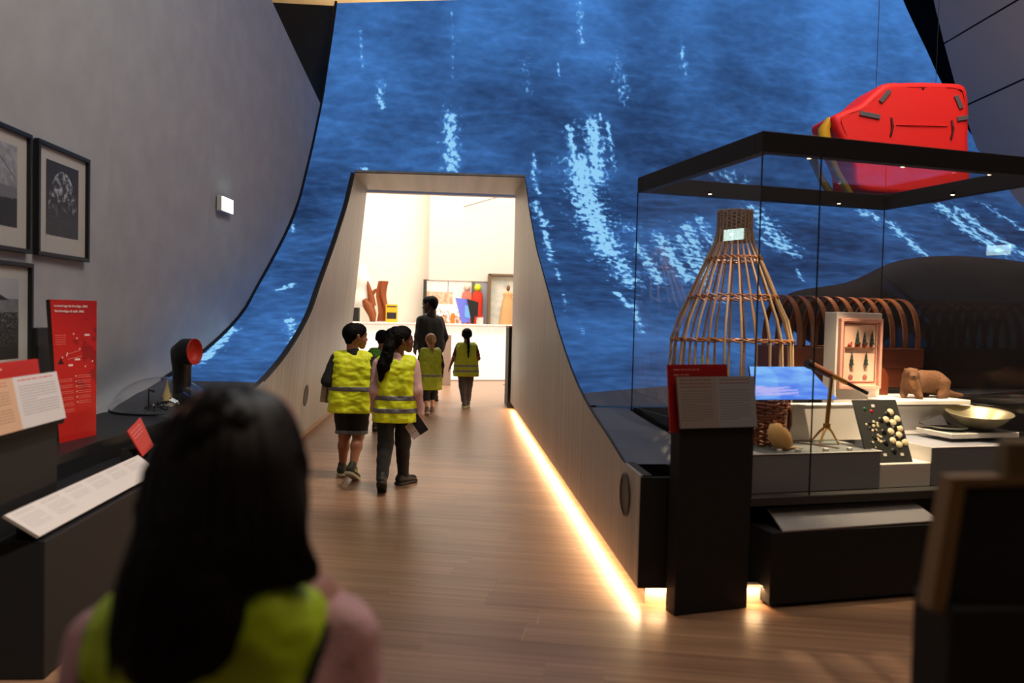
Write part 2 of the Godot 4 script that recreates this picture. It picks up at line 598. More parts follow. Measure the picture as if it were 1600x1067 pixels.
func passage_wall(right: bool) -> void:
	# outline in (distance along -Z, height), cut into panels
	var out := PackedVector2Array()
	var front := 3.9 if right else 3.4
	out.append(Vector2(-PEND, 0.1))
	out.append(Vector2(-PEND, LINTEL))
	var hs := []
	for k in 111:
		var h := lerpf(LINTEL, 0.672 if right else 0.80, k / 110.0)
		var x := 0.965 if right else lwall_x(h)
		out.append(Vector2(-screen_z(h, x) + (0.014 if right else 0.0), h - (0.008 * clampf((1.7 - h) / 0.8, 0.0, 1.0) if right else 0.0)))
	if right:
		out.append(Vector2(3.9, 0.669))
		out.append(Vector2(3.9, 0.1))
	else:
		out.append(Vector2(6.3, 0.70)); out.append(Vector2(5.9, 0.60)); out.append(Vector2(5.5, 0.545))
		out.append(Vector2(4.6, 0.535)); out.append(Vector2(4.6, 0.1))
	# local x = along -Z, local y = height, local z = into the wall
	var b := Basis(Vector3(0, 0, -1), Vector3(0, 1, 0) if right else Vector3(0.09, 1, 0), Vector3(1, 0, 0) if right else Vector3(-1, 0, 0))
	var at := Vector3(0.965 if right else -1.62, 0, 0)
	var bk := MB.new()
	bk.prism(out, 0.012, 0.06, b, at)
	var wl := struct("wall_passage_right" if right else "wall_passage_left", bk, mat("joint_dark", Color(0.16, 0.14, 0.12), 0.8),
		"right passage wall of pale plywood with a light strip along its foot" if right else "left passage wall of pale plywood leaning inwards, beside the children", "wall")
	var cuts := [3.0, 5.35, 6.75, 8.15, 9.55, 10.95, 13.0] if right else [3.0, 7.3, 8.7, 10.1, 11.3, 13.0]
	for k in cuts.size() - 1:
		var strip := PackedVector2Array([Vector2(cuts[k] + 0.003, 0), Vector2(cuts[k + 1] - 0.003, 0), Vector2(cuts[k + 1] - 0.003, 4), Vector2(cuts[k] + 0.003, 4)])
		for poly in Geometry2D.intersect_polygons(out, strip):
			var p := MB.new()
			p.prism(poly, 0.0, 0.0125, b, at)
			for q in p.t.size():
				p.t[q] += Vector2(k * 0.37, 0)
			obj("panel", p, mat("plywood_%d" % (k % 2)), wl)
	# round grille let into the panel
	var c := Vector2(4.22, 0.5) if right else Vector2(8.9, 0.52)
	var disc := MB.new()
	var bb := Basis(b.x, -b.z, b.y.normalized())
	disc.lathe([[0.118, 0.0], [0.118, 0.006], [0.108, 0.009], [0.104, 0.004], [0.0005, 0.003]], 32, at + b * Vector3(c.x, c.y, 0), bb)
	var g := obj("round_grille", disc, mat("grille_dark", Color(0.16, 0.14, 0.125) if right else Color(0.4, 0.37, 0.33), 0.5), wl)
	g.set_meta("label", "dark round grille" if right else "grey round grille")
	# far end cap
	var cap := MB.new()
	cap.prism(PackedVector2Array([Vector2(-PEND, 0.1), Vector2(-PEND + 0.02, 0.1), Vector2(-PEND + 0.02, LINTEL), Vector2(-PEND, LINTEL)]), 0.0, 0.10, b, at)
	obj("end_cap", cap, mat("plywood_0"), wl)
	if right:
		# recessed foot, and the light strip under the wall's bottom edge
		var foot := MB.new()
		foot.box(Vector3(1.055, 0.05, -8.19), Vector3(0.03, 0.1, 8.43), 0.0)
		obj("toe_kick", foot, mat("pale_board", Color(0.80, 0.68, 0.60), 0.7), wl)
		var led := MB.new()
		led.box(Vector3(1.012, 0.095, -8.15), Vector3(0.016, 0.008, 8.4), 0.0)
		var ls := tag(obj("led_strip_light", led, glow("led_glow", Color(1.0, 0.82, 0.6), 1.6)), "thin warm light strip under the right passage wall", "light strip")
		area("led_area_light", Vector3(0.995, 0.088, -8.15), Vector3(-0.72, -0.69, 0), Vector2(8.4, 0.012), Color(1.0, 0.84, 0.64), 5.0).basis = Basis(Vector3(0, 0, -1), Vector3(-0.69, 0.72, 0).normalized(), Vector3(0.72, 0.69, 0).normalized())
	else:
		var foot := MB.new()
		foot.box(Vector3(-1.68, 0.05, -8.5), Vector3(0.03, 0.1, 7.8), 0.0)
		obj("toe_kick", foot, mat("pale_board"), wl)

func build_screen() -> void:
	# arc length along the profile gives the picture's upright direction
	var arc := [0.0]
	var hh := [0.66]
	var n := 120
	for k in range(1, n + 1):
		var h := lerpf(0.66, 7.05, float(k) / n)
		var d := Vector2(h - hh[-1], screen_z(h, 0.965) - screen_z(hh[-1], 0.965)).length()
		arc.append(arc[-1] + d)
		hh.append(h)
	var total: float = arc[-1]
	var w := 1536
	var hgt := 1024
	var swell := noise_bytes(w, hgt, noise(0.010, 3, 5), 384, 640)
	var big := noise_bytes(w, hgt, noise(0.012, 17, 3), 192, 128)
	var rip_n := noise(0.022, 8, 5)
	rip_n.fractal_type = FastNoiseLite.FRACTAL_RIDGED
	var rip := noise_bytes(w, hgt, rip_n, 420, 1024)
	var fine := noise_bytes(w, hgt, noise(0.07, 13, 4), 700, 1024)
	var foamn := noise_bytes(w, hgt, noise(0.085, 19, 5), 1536, 900)
	var haze := noise_bytes(w, hgt, noise(0.02, 23, 3), 256, 24)
	# foam: x0, height0, x1, height1, half width, strength
	var foam := PackedFloat32Array()
	foam.resize(w * hgt)
	for group in [
		[[-0.07,4.28,-0.04,3.45,0.076,1.00],[-1.10,4.77,-1.06,4.41,0.037,0.80],[-1.44,5.63,-1.37,5.05,0.019,0.50],[-1.21,3.39,-1.18,3.29,0.039,0.90],[-0.08,6.04,-0.05,4.97,0.019,0.35]],
		[[1.63,4.18,1.68,3.45,0.045,1.00],[1.99,4.25,1.97,3.36,0.100,1.10],[2.23,4.33,2.22,3.58,0.027,0.80],[2.12,4.45,2.13,4.32,0.019,0.80],[1.74,3.55,1.77,2.62,0.143,1.15]],
		[[1.79,2.82,1.81,2.21,0.133,1.10],[1.85,2.34,1.89,1.84,0.108,0.80],[1.90,2.63,2.22,2.59,0.080,0.50],[1.68,1.71,1.73,1.58,0.029,1.00],[1.81,1.63,1.72,1.33,0.030,0.70]],
		[[1.08,3.43,1.11,3.09,0.030,0.80],[1.05,2.91,1.13,2.57,0.044,0.90],[1.11,2.49,1.10,2.07,0.033,0.90],[1.12,1.97,1.12,1.82,0.017,0.70],[1.11,1.68,1.09,1.52,0.016,0.60]],
		[[1.19,1.43,1.17,1.31,0.012,0.50],[2.46,5.44,2.49,4.78,0.068,0.50],[2.54,5.13,2.55,4.78,0.029,0.60],[1.90,6.36,1.90,5.62,0.035,0.50],[3.49,5.86,3.51,5.27,0.030,0.50]],
		[[1.02,5.27,1.05,4.78,0.038,0.40],[1.53,5.25,1.54,5.06,0.014,0.70],[1.10,3.72,1.13,3.41,0.027,0.70],[2.23,2.31,2.21,1.85,0.058,0.90],[2.53,2.46,2.56,1.90,0.081,1.00]],
		[[2.78,2.48,2.72,1.87,0.044,0.90],[2.98,2.63,2.81,1.99,0.084,0.90],[3.19,2.80,3.15,2.40,0.049,0.80],[4.06,2.94,4.10,2.39,0.108,0.90],[3.87,2.48,4.17,2.26,0.055,0.80]],
		[[3.99,2.08,3.89,1.91,0.022,0.60],[3.74,3.56,4.13,3.38,0.091,0.50],[2.67,1.76,2.77,1.66,0.040,0.60],[5.64,3.02,5.96,2.81,0.062,0.80],[5.93,2.77,5.93,2.38,0.067,0.90]],
		[[6.98,3.18,7.10,2.45,0.088,0.90],[7.21,3.10,7.41,2.41,0.079,0.90],[7.74,3.24,7.94,2.82,0.055,0.60],[-2.36,0.94,-2.33,1.23,0.055,1.10],[-1.96,1.69,-1.82,1.74,0.033,0.90]],
		[[-1.71,1.35,-1.56,1.17,0.053,0.80],[-2.04,2.55,-2.00,2.44,0.028,0.70],[-1.47,1.95,-1.43,1.91,0.022,0.60],[-1.46,2.55,-1.42,2.51,0.020,0.60],[-1.42,2.15,-1.20,2.65,0.012,0.20]]]:
		for f in group:
			var a := Vector2((f[0] + 2.8) / 12.4 * w, (1.0 - interp(f[1], hh, arc) / total) * hgt)
			var b := Vector2((f[2] + 2.8) / 12.4 * w, (1.0 - interp(f[3], hh, arc) / total) * hgt)
			var r: float = f[4] / 12.4 * w * 1.25
			var st: float = f[5]
			for y in range(maxi(0, int(minf(a.y, b.y) - 3 * r)), mini(hgt, int(maxf(a.y, b.y) + 3 * r) + 1)):
				for x in range(maxi(0, int(minf(a.x, b.x) - 3 * r)), mini(w, int(maxf(a.x, b.x) + 3 * r) + 1)):
					var p := Vector2(x, y)
					var q := Geometry2D.get_closest_point_to_segment(p, a, b)
					var d := p.distance_to(q) / r
					var g := exp(-d * d * 0.8) * st
					var k := y * w + x
					if g > foam[k]:
						foam[k] = g
	var o := PackedByteArray()
	o.resize(w * hgt * 3)
	for y in hgt:
		var v := float(y) / hgt                       # 0 at the top
		var up := clampf(1.0 - v * 2.4, 0.0, 1.0)     # lit mist at the top of the picture
		for x in w:
			var k := y * w + x
			var s := swell[k] / 255.0
			var r := rip[k] / 255.0
			var f := fine[k] / 255.0
			var bg := big[k] / 255.0
			var crest := pow(clampf(r, 0.0, 1.0), 2.5)
			var wave := (s - 0.5) * 0.9 + (crest - 0.28) * 0.42 + (f - 0.5) * 0.40 + (bg - 0.5) * 0.55
			wave *= 1.0 - 0.45 * up
			var l := clampf(0.34 + wave * 0.62 + up * (0.36 + (haze[k] / 255.0 - 0.5) * 0.55), 0.02, 1.05)
			var fo := foam[k]
			var white := 0.0
			if fo > 0.02:
				var fnn := foamn[k] / 255.0
				white = clampf((fo * 1.2 + (fnn - 0.5) * 1.9 + (f - 0.5) * 0.7 - 0.40) * 1.45, 0.0, 1.0)
				l += fo * 0.14
			var cr := lerpf(28.0, 80.0, l)
			var cg := lerpf(45.0, 146.0, l)
			var cb := lerpf(79.0, 230.0, l)
			var hot := white * white
			o[k * 3] = int(clampf(lerpf(cr, lerpf(84.0, 150.0, hot), white), 0, 255))
			o[k * 3 + 1] = int(clampf(lerpf(cg, lerpf(152.0, 214.0, hot), white), 0, 255))
			o[k * 3 + 2] = int(clampf(lerpf(cb, lerpf(232.0, 255.0, hot), white), 0, 255))
	var sea := mat("sea_picture", Color(0.04, 0.04, 0.05), 0.9)
	sea.metallic_specular = 0.1
	sea.emission_enabled = true
	sea.emission_texture = tex(Image.create_from_data(w, hgt, false, Image.FORMAT_RGB8, o))
	sea.emission = Color.WHITE
	sea.emission_operator = BaseMaterial3D.EMISSION_OP_MULTIPLY
	sea.emission_energy_multiplier = 0.92
	# three pieces round the opening, one mesh
	var m := MB.new()
	var bottom := func(x: float) -> float: return interp(x, [-2.6, -1.54, 0.965, 1.66, 2.79, 6.0], [0.82, 0.845, 0.90, 0.945, 1.0, 1.05])
	var pt := func(x: float, h: float) -> Vector3: return Vector3(x, h, screen_z(h, x))
	var patch := func(x_of: Callable, h_of: Callable, nu: int, nv: int) -> void:
		var b0 := m.v.size()
		m.grid(nu, nv, func(u: float, q: float) -> Vector3:
			var h: float = h_of.call(u, q)
			return pt.call(x_of.call(u, h), h))
		for k in range(b0, m.v.size()):
			m.t[k] = Vector2((m.v[k].x + 2.8) / 12.4, 1.0 - interp(m.v[k].y, hh, arc) / total)
	patch.call(func(u: float, h: float) -> float: return lerpf(smooth_interp(h, LX_H, LX), lwall_x(h), u), func(u: float, q: float) -> float: return lerpf(lerpf(0.82, 0.845, u), LINTEL, q), 14, 60)
	patch.call(func(u: float, h: float) -> float: return lerpf(0.965, interp(h, RX_H, RX), u), func(u: float, q: float) -> float: return lerpf(bottom.call(lerpf(0.965, 9.6, u)), LINTEL, q), 40, 60)
	patch.call(func(u: float, h: float) -> float: return lerpf(smooth_interp(h, LX_H, LX), interp(h, RX_H, RX), u), func(u: float, q: float) -> float: return lerpf(LINTEL, lerpf(6.10, 7.0, u), q), 48, 30)
	var sc := obj("projection_screen", m, sea)
	tag(sc, "huge curved screen showing a dark blue sea with white foam", "screen")
	# dark edges: along the left side and round the opening
	var e1 := []
	for k in 50:
		var h := lerpf(0.82, 6.12, k / 49.0)
		var x := smooth_interp(h, LX_H, LX)
		e1.append(Vector3(x, h, screen_z(h, x) + 0.015))
	var e := MB.new()
	e.tube(e1, [0.022], 6)
	obj("edge_trim", e, mat("dark_trim"), sc)
	var e2 := []
	for k in 40:
		var h := lerpf(0.85, LINTEL, k / 39.0)
		e2.append(Vector3(lwall_x(h) - 0.004, h, screen_z(h, lwall_x(h)) + 0.004))
	for k in range(39, -1, -1):
		var h := lerpf(0.66, LINTEL, k / 39.0)
		e2.append(Vector3(0.97, h, screen_z(h, 0.965) + 0.004))
	var et := MB.new()
	et.tube(e2, [0.0055], 6)
	obj("edge_trim", et, mat("dark_trim"), sc)
	# the unlit foot of the curve in front of the picture, and its black front
	var ft := MB.new()
	# up to the case's left side, then a strip behind the case
	ft.grid(10, 20, func(u: float, q: float) -> Vector3:
		var h := lerpf(0.66, 0.835, q)
		var z := screen_z(h, 1.2)
		return pt.call(lerpf(0.965, 1.55 + (z + 3.95) * 0.2226, u), h))
	ft.grid(24, 8, func(u: float, q: float) -> Vector3:
		var x := lerpf(0.965, 6.4, u)
		var h0 := interp(5.41 + 0.203 * maxf(x - 1.23, 0.0) - 0.06 * (x - 0.965) + 0.06, ZR, HR)
		return pt.call(x, lerpf(minf(h0, bottom.call(x) - 0.01), bottom.call(x), q)))
	var foot := tag(obj("screen_plinth", ft, mat("foot_grey", Color(0.30, 0.31, 0.33), 0.55)), "dark grey curved foot of the sea screen beside the passage", "plinth")
	var ff := MB.new()
	ff.box(Vector3(1.166, 0.381, -3.899), Vector3(0.40, 0.562, 0.022), 0.002)
	obj("front", ff, mat("black_board"), foot)
	var kick := MB.new()
	kick.box(Vector3(1.33, 0.05, -3.965), Vector3(0.62, 0.1, 0.03), 0.0)
	obj("toe_kick", kick, mat("pale_board", Color(0.80, 0.68, 0.60), 0.7), foot)
	var lb := MB.new()
	lb.box(Vector3(1.36, 0.094, -3.935), Vector3(0.6, 0.008, 0.016), 0.0)
	tag(obj("led_strip_light", lb, glow("led_glow", Color(1.0, 0.82, 0.6), 1.6)), "short warm light strip under the black front of the screen's foot", "light strip")
	area("led_front_light", Vector3(1.33, 0.088, -3.925), Vector3(0, -1.0, -0.1), Vector2(0.62, 0.012), Color(1.0, 0.83, 0.62), 0.4)
	# left foot of the screen behind the display table
	var lf := MB.new()
	lf.grid(10, 10, func(u: float, q: float) -> Vector3:
		var x := lerpf(-2.5, -1.545, u)
		return pt.call(x, lerpf(0.66, lerpf(0.82, 0.845, u), q)))
	tag(obj("screen_plinth", lf, mat("foot_grey")), "dark grey curved foot of the sea screen left of the passage, behind the clear dome", "plinth")
	# exit sign on the left wall
	var ex := thing("exit_sign", "small bright white exit sign on the left grey wall", "exit sign", Vector3(-2.30, 2.50, -8.3))
	ex.rotation.y = -0.06
	obj("housing", bx(Vector3.ZERO, Vector3(0.05, 0.15, 0.34)), mat("white_board"), ex)
	obj("sign_light", bx(Vector3(0.027, 0, 0), Vector3(0.006, 0.135, 0.32), 0.001), glow("exit_glow", Color(0.86, 1.0, 0.97), 12.0), ex)
	var gl := OmniLight3D.new()
	gl.name = "exit_light"
	gl.position = Vector3(0.06, 0, 0); gl.light_color = Color(0.6, 0.95, 0.9); gl.light_energy = 0.01; gl.light_size = 0.02; gl.shadow_enabled = true; gl.omni_range = 12.0; gl.omni_attenuation = 2.0
	ex.add_child(gl)

# ------------------------------------------------------------------ the bright hall beyond
func build_far_hall() -> void:
	var wp := mat("hall_white", Color(0.93, 0.90, 0.86), 0.75)
	var sh := MB.new()
	# shell: left, right, back; front pieces close the gap round the passage
	sh.box(Vector3(4.2, 3.1, -17.35), Vector3(0.2, 6.2, 8.7), 0.0)
	sh.box(Vector3(-0.5, 3.1, -21.6), Vector3(9.6, 6.2, 0.2), 0.0)
	struct("wall_hall", sh, wp, "pale back wall of the bright hall beyond the passage", "wall")
	var fr := MB.new()
	fr.box(Vector3(-3.4, 3.0, -12.9), Vector3(3.4, 6.2, 0.12), 0.0)
	fr.box(Vector3(2.7, 3.0, -12.9), Vector3(3.2, 6.2, 0.12), 0.0)
	fr.box(Vector3(-0.3, 4.74, -12.9), Vector3(3.0, 2.76, 0.12), 0.0)
	struct("wall_front", fr, wp, "white wall around the far end of the passage", "wall")
	var hc := MB.new()
	hc.box(Vector3(-0.5, 6.2, -17.35), Vector3(9.6, 0.2, 8.7), 0.0)
	struct("ceiling_hall", hc, wp, "white ceiling of the bright hall", "ceiling")
	var hl := MB.new()
	hl.box(Vector3(-4.9, 3.1, -17.35), Vector3(0.2, 6.2, 8.7), 0.0)
	struct("wall_hall_left", hl, wp, "left wall of the bright hall", "wall")
	# rounded white wall on the left and the cream bulkhead over the display cases
	var cv := MB.new()
	cv.grid(20, 2, func(u: float, w: float) -> Vector3:
		var a := lerpf(-0.2, 1.75, u)
		return Vector3(-2.75 + 2.45 * sin(a), w * 6.1, -19.9 + 1.5 * (1.0 - cos(a)) * -0.4 + 0.4))
	struct("wall_curved", cv, mat("hall_warm", Color(0.95, 0.91, 0.85), 0.7), "rounded warm white wall on the left of the bright hall", "wall")
	var bh := MB.new()
	bh.box(Vector3(1.8, 4.12, -19.55), Vector3(4.7, 3.76, 1.0), 0.02)
	struct("wall_bulkhead", bh, mat("hall_cream", Color(0.83, 0.80, 0.77), 0.7), "cream bulkhead over the lit cases at the back of the hall", "wall")
	# white parapet of glossy upright panels
	var pp := thing("display_parapet", "long parapet of upright lit white panels across the bright hall", "parapet", Vector3(0, 0, 0))
	var pa := Vector3(-2.6, 0, -16.9)
	var pb := Vector3(2.9, 0, -18.1)
	var pd := (pb - pa).normalized()
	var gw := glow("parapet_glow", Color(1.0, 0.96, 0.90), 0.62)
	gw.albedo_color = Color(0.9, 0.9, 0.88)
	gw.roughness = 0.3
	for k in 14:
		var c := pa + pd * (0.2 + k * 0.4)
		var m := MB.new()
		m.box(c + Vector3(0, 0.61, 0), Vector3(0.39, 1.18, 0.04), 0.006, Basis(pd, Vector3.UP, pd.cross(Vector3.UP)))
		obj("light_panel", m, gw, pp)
	area("parapet_panel_light", pa.lerp(pb, 0.5) + Vector3(0, 0.6, 0.06), Vector3(pd.z, 0, -pd.x) * -1.0, Vector2(5.6, 1.1), Color(1.0, 0.96, 0.90), 0.25)
	var rail := MB.new()
	rail.box((pa + pb) / 2 + Vector3(0, 1.225, 0), Vector3(5.7, 0.05, 0.34), 0.01, Basis(pd, Vector3.UP, pd.cross(Vector3.UP)))
	obj("top_rail", rail, mat("white_paint"), pp)
	var body := MB.new()
	body.box((pa + pb) / 2 + Vector3(0, 0.6, -0.09), Vector3(5.6, 1.2, 0.1), 0.0, Basis(pd, Vector3.UP, pd.cross(Vector3.UP)))
	obj("core", body, mat("white_board"), pp)
	# deck the exhibits stand on
	var dk := MB.new()
	dk.box(Vector3(-0.2, 0.6, -18.95), Vector3(7.6, 1.2, 1.2), 0.01)
	tag(obj("display_deck", dk, mat("white_paint")), "white raised deck carrying the exhibits behind the parapet", "plinth")
	# narrow pedestal on the floor
	var pe := thing("pedestal", "narrow pale pedestal between the standing adult and the braided girl", "pedestal", Vector3(-0.06, 0, -16.4), 0.1)
	obj("body", bx(Vector3(0, 0.5, 0), Vector3(0.165, 1.0, 0.165), 0.006), mat("pedestal_paint", Color(0.66, 0.58, 0.53), 0.6), pe)
	obj("cap", bx(Vector3(0, 1.015, 0), Vector3(0.17, 0.03, 0.17), 0.004), mat("pedestal_paint"), pe)
	var bp := thing("black_plinth", "tall black plinth with a wooden top at the passage's right end", "plinth", Vector3(0.955, 0, -12.75), 0.0)
	obj("body", bx(Vector3(0.03, 0.63, -0.1), Vector3(0.12, 1.26, 0.7), 0.005), mat("black_board"), bp)
	obj("top", bx(Vector3(0.03, 1.275, -0.1), Vector3(0.125, 0.03, 0.71), 0.004), mat("wood_brown", Color(0.45, 0.27, 0.14), 0.5), bp)
	# long picture case: dark frame, collage, exhibits in front
	var rng := RandomNumberGenerator.new()
	rng.seed = 12
	var im := flat_image(256, 160, Color(0.92, 0.9, 0.88))
	var nb := noise_bytes(256, 160, noise(0.05, 61, 4), 256, 160)
	for y in range(40, 86):
		for x in 110:
			im.set_pixel(x, y, Color(0.75, 0.55, 0.42).lerp(Color(0.95, 0.85, 0.75), nb[y * 256 + x] / 255.0))
	for y in range(86, 160):
		for x in 150:
			var q := nb[y * 256 + x] / 255.0
			im.set_pixel(x, y, Color(0.95, 0.96, 1.0).lerp(Color(0.75, 0.5, 0.3), clampf((q - 0.5) * 3.0 + (y - 120) / 60.0, 0, 1)))
	im.fill_rect(Rect2i(88, 0, 3, 40), Color(0.45, 0.42, 0.4))
	im.fill_rect(Rect2i(200, 0, 56, 160), Color(0.62, 0.62, 0.66))
	im.fill_rect(Rect2i(188, 0, 14, 160), Color(0.42, 0.42, 0.38))
	var pc := thing("picture_case", "wide lit case with a photo collage in the hall, right of the standing adult", "display case", Vector3(0.12, 1.22, -19.1))
	obj("frame", bx(Vector3(0, 0.52, -0.02), Vector3(1.56, 1.06, 0.06), 0.004), mat("case_dark", Color(0.17, 0.16, 0.15), 0.5), pc)
	obj("collage", plate(Vector3(-0.70, 1.02, 0.014), Vector3(0.75, 1.02, 0.014), Vector3(0.75, 0.0, 0.014), Vector3(-0.70, 0.0, 0.014), 0.0), picture("collage_print", im), pc)
	obj("mullion", bx(Vector3(-0.735, 0.5, 0.04), Vector3(0.06, 1.04, 0.1), 0.004), mat("case_dark"), pc)
	var ic := flat_image(128, 192, Color(0.86, 0.86, 0.83))
	var mb := noise_bytes(128, 192, noise(0.03, 71, 4), 128, 192)
	for y in 192:
		for x in 128:
			var q := mb[y * 128 + x] / 255.0
			ic.set_pixel(x, y, Color(0.78, 0.82, 0.82).lerp(Color(0.97, 0.94, 0.86), q))
	var wc := thing("costume_case", "brown framed case with a pale map backdrop at the right of the hall", "display case", Vector3(1.33, 1.22, -19.0))
	obj("backdrop", plate(Vector3(-0.40, 1.16, 0), Vector3(0.6, 1.16, 0), Vector3(0.6, 0.0, 0), Vector3(-0.40, 0, 0), 0.0), picture("map_print", ic), wc)
	obj("frame", bx(Vector3(-0.43, 0.6, 0.1), Vector3(0.07, 1.22, 0.3), 0.005), mat("frame_brown", Color(0.42, 0.33, 0.23), 0.5), wc)
	obj("frame", bx(Vector3(0.1, 1.19, 0.1), Vector3(1.1, 0.05, 0.3), 0.005), mat("frame_brown"), wc)
	obj("back_panel", bx(Vector3(0.1, 0.6, -0.03), Vector3(1.1, 1.2, 0.05), 0.004), mat("frame_brown"), wc)
	dress(Vector3(1.34, 1.2, -18.72))
	# small photographs pinned on the map
	# yellow board on thin legs
	var yb := thing("yellow_sign", "yellow board with a dark picture on thin legs in the hall", "sign", Vector3(-1.36, 1.2, -18.6))
	obj("panel", bx(Vector3(0, 0.24, 0), Vector3(0.27, 0.42, 0.02), 0.003), mat("sign_yellow", Color(0.93, 0.72, 0.10), 0.5), yb)
	obj("picture", bx(Vector3(0, 0.19, 0.0115), Vector3(0.22, 0.15, 0.004), 0.001), mat("sign_dark", Color(0.15, 0.13, 0.16), 0.5), yb)
	obj("picture", bx(Vector3(0, 0.4, 0.0115), Vector3(0.22, 0.03, 0.004), 0.001), mat("sign_dark"), yb)
	for s in [-0.12, 0.12]:
		obj("leg", cyl(Vector3(s, 0, 0), Vector3(s, 0.05, 0), 0.006, 6), mat("chrome"), yb)
	# kiosk: blue slanted slab, black slab, small blue screen
	var ki := thing("angled_kiosk", "blue and black angular kiosk with a small blue screen in the hall", "kiosk", Vector3(0.35, 1.2, -18.55))
	var kb := MB.new()
	kb.prism(PackedVector2Array([Vector2(-0.25, 0.64), Vector2(0.04, 0.61), Vector2(0.10, 0.08), Vector2(-0.09, 0.06)]), 0.0, 0.05)
	obj("blue_slab", kb, mat("kiosk_blue", Color(0.42, 0.47, 0.90), 0.5), ki)
	var kk := MB.new()
	kk.prism(PackedVector2Array([Vector2(0.02, 0.62), Vector2(0.29, 0.55), Vector2(0.28, 0.22), Vector2(0.21, 0.22), Vector2(0.18, 0.0), Vector2(0.15, 0.0)]), 0.06, 0.11)
	obj("black_slab", kk, mat("black_board"), ki)
	var ks := MB.new()
	ks.prism(PackedVector2Array([Vector2(-0.02, 0.47), Vector2(0.045, 0.47), Vector2(0.12, 0.17), Vector2(-0.02, 0.2)]), 0.052, 0.06)
	obj("screen_light", ks, glow("kiosk_glow", Color(0.55, 0.8, 1.0), 0.9), ki)
	for s in [-0.06, 0.05]:
		obj("leg", cyl(Vector3(s, 0, 0.02), Vector3(s, 0.08, 0.02), 0.015, 6), mat("black_metal"), ki)
	bust(Vector3(0.63, 1.72, -18.95), Color(0.85, 0.2, 0.1), Color(0.80, 0.86, 0.1), "red jacket bust with a yellow helmet above the black kiosk")
	bust(Vector3(0.38, 1.72, -18.98), Color(0.80, 0.45, 0.38), Color(0.82, 0.74, 0.68), "red and white garment bust behind the blue kiosk")
	var rs := thing("small_sign", "small white sign with a red head, right of the black kiosk", "sign", Vector3(0.68, 1.2, -18.5), -0.2)
	obj("panel", bx(Vector3(0, 0.1, 0), Vector3(0.16, 0.2, 0.015), 0.002), mat("white_board"), rs)
	obj("header", bx(Vector3(0, 0.225, 0), Vector3(0.12, 0.05, 0.015), 0.002), mat("poster_red", Color(0.78, 0.13, 0.10), 0.5), rs)
	var bu := thing("orange_buoy", "upright orange buoy left of the blue kiosk", "buoy", Vector3(0.05, 1.2, -18.6))
	var bm := MB.new()
	bm.lathe([[0.001, 0], [0.045, 0.005], [0.05, 0.05], [0.048, 0.24], [0.03, 0.28], [0.001, 0.285]], 16)
	obj("body", bm, mat("buoy_orange", Color(0.85, 0.48, 0.12), 0.5), bu)
	for k in 3:
		var p: Vector3 = [Vector3(-0.48, 1.2, -18.6), Vector3(-0.30, 1.2, -18.65), Vector3(-0.16, 1.2, -18.6)][k]
		var fb := thing("fishing_float", ["orange brown float nearest the standing adult", "pinkish float on the stacked rack", "small round float beside the orange buoy"][k], "float", p, 0.0, "floats in the hall")
		var f := MB.new()
		f.ball(Vector3(0, 0.11, 0), Vector3(0.10, 0.11, 0.10) * (1.0 - 0.15 * k), 14)
		obj("body", f, mat("float_%d" % k, [Color(0.8, 0.5, 0.25), Color(0.80, 0.55, 0.48), Color(0.75, 0.6, 0.45)][k], 0.5), fb)
		obj("eye", cyl(Vector3(0, 0.2, 0), Vector3(0, 0.24, 0), 0.02, 8), mat("wood_brown"), fb)
	# carved figure and white sail at the far left
	var cf := thing("carved_figure", "brown carved wooden figure with raised limbs at the hall's left", "sculpture", Vector3(-1.80, 1.2, -18.6))
	var fg := MB.new()
	fg.tube([Vector3(0.02, 0, 0), Vector3(0.0, 0.2, 0), Vector3(-0.1, 0.42, 0), Vector3(-0.2, 0.55, 0)], [0.05, 0.1, 0.13, 0.05], 10)
	fg.tube([Vector3(0.0, 0.4, 0), Vector3(-0.04, 0.62, 0), Vector3(-0.1, 0.85, 0.02), Vector3(-0.12, 0.98, 0)], [0.09, 0.08, 0.05, 0.012], 8)
	fg.tube([Vector3(-0.04, 0.65, 0), Vector3(0.05, 0.76, 0), Vector3(0.08, 0.8, 0)], [0.06, 0.04, 0.015], 8)
	obj("body", fg, mat("carved_wood", Color(0.55, 0.27, 0.10), 0.45), cf)
	obj("base", bx(Vector3(0.02, 0.02, 0), Vector3(0.5, 0.04, 0.3), 0.004), mat("black_board"), cf)
	var cl := MB.new()
	cl.grid(10, 14, func(u: float, w: float) -> Vector3:
		return Vector3(lerpf(-0.07, 0.17, u) + 0.03 * sin(w * 7.0), 0.05 + w * 0.95, 0.03 * sin(u * 9.0 + w * 4.0)))
	tag(obj("carved_backdrop", cl, mat("carved_wood"), self, Vector3(-1.66, 1.2, -18.95)), "brown carved wooden slab beside the raised limbs figure", "sculpture")
	var sl := MB.new()
	sl.grid(12, 14, func(u: float, w: float) -> Vector3:
		var hw := lerpf(0.28, 0.12, w * w)
		return Vector3(lerpf(-hw, hw, u) - 0.1 * w, w * 1.0, 0.12 * sin(PI * u) + 0.02 * sin(w * 12.0)))
	tag(obj("white_sail", sl, cloth("sail_cloth", Color(0.95, 0.93, 0.9)), self, Vector3(-2.02, 1.58, -18.75)), "billowing white sail at the left end of the bright hall", "sail")
	var sb := MB.new()
	sb.box(Vector3(-2.20, 1.38, -18.75), Vector3(0.16, 0.36, 0.3), 0.005)
	tag(obj("black_stand", sb, mat("black_board")), "black stand under the white sail in the hall", "stand")
	# hanging rod near the hall ceiling
	tag(obj("hanging_rod", cyl(Vector3(0.25, 4.0, -18.95), Vector3(1.45, 4.35, -18.7), 0.012, 8), mat("rod_grey", Color(0.5, 0.46, 0.42), 0.5)), "thin grey rod high on the cream wall of the hall", "rod")

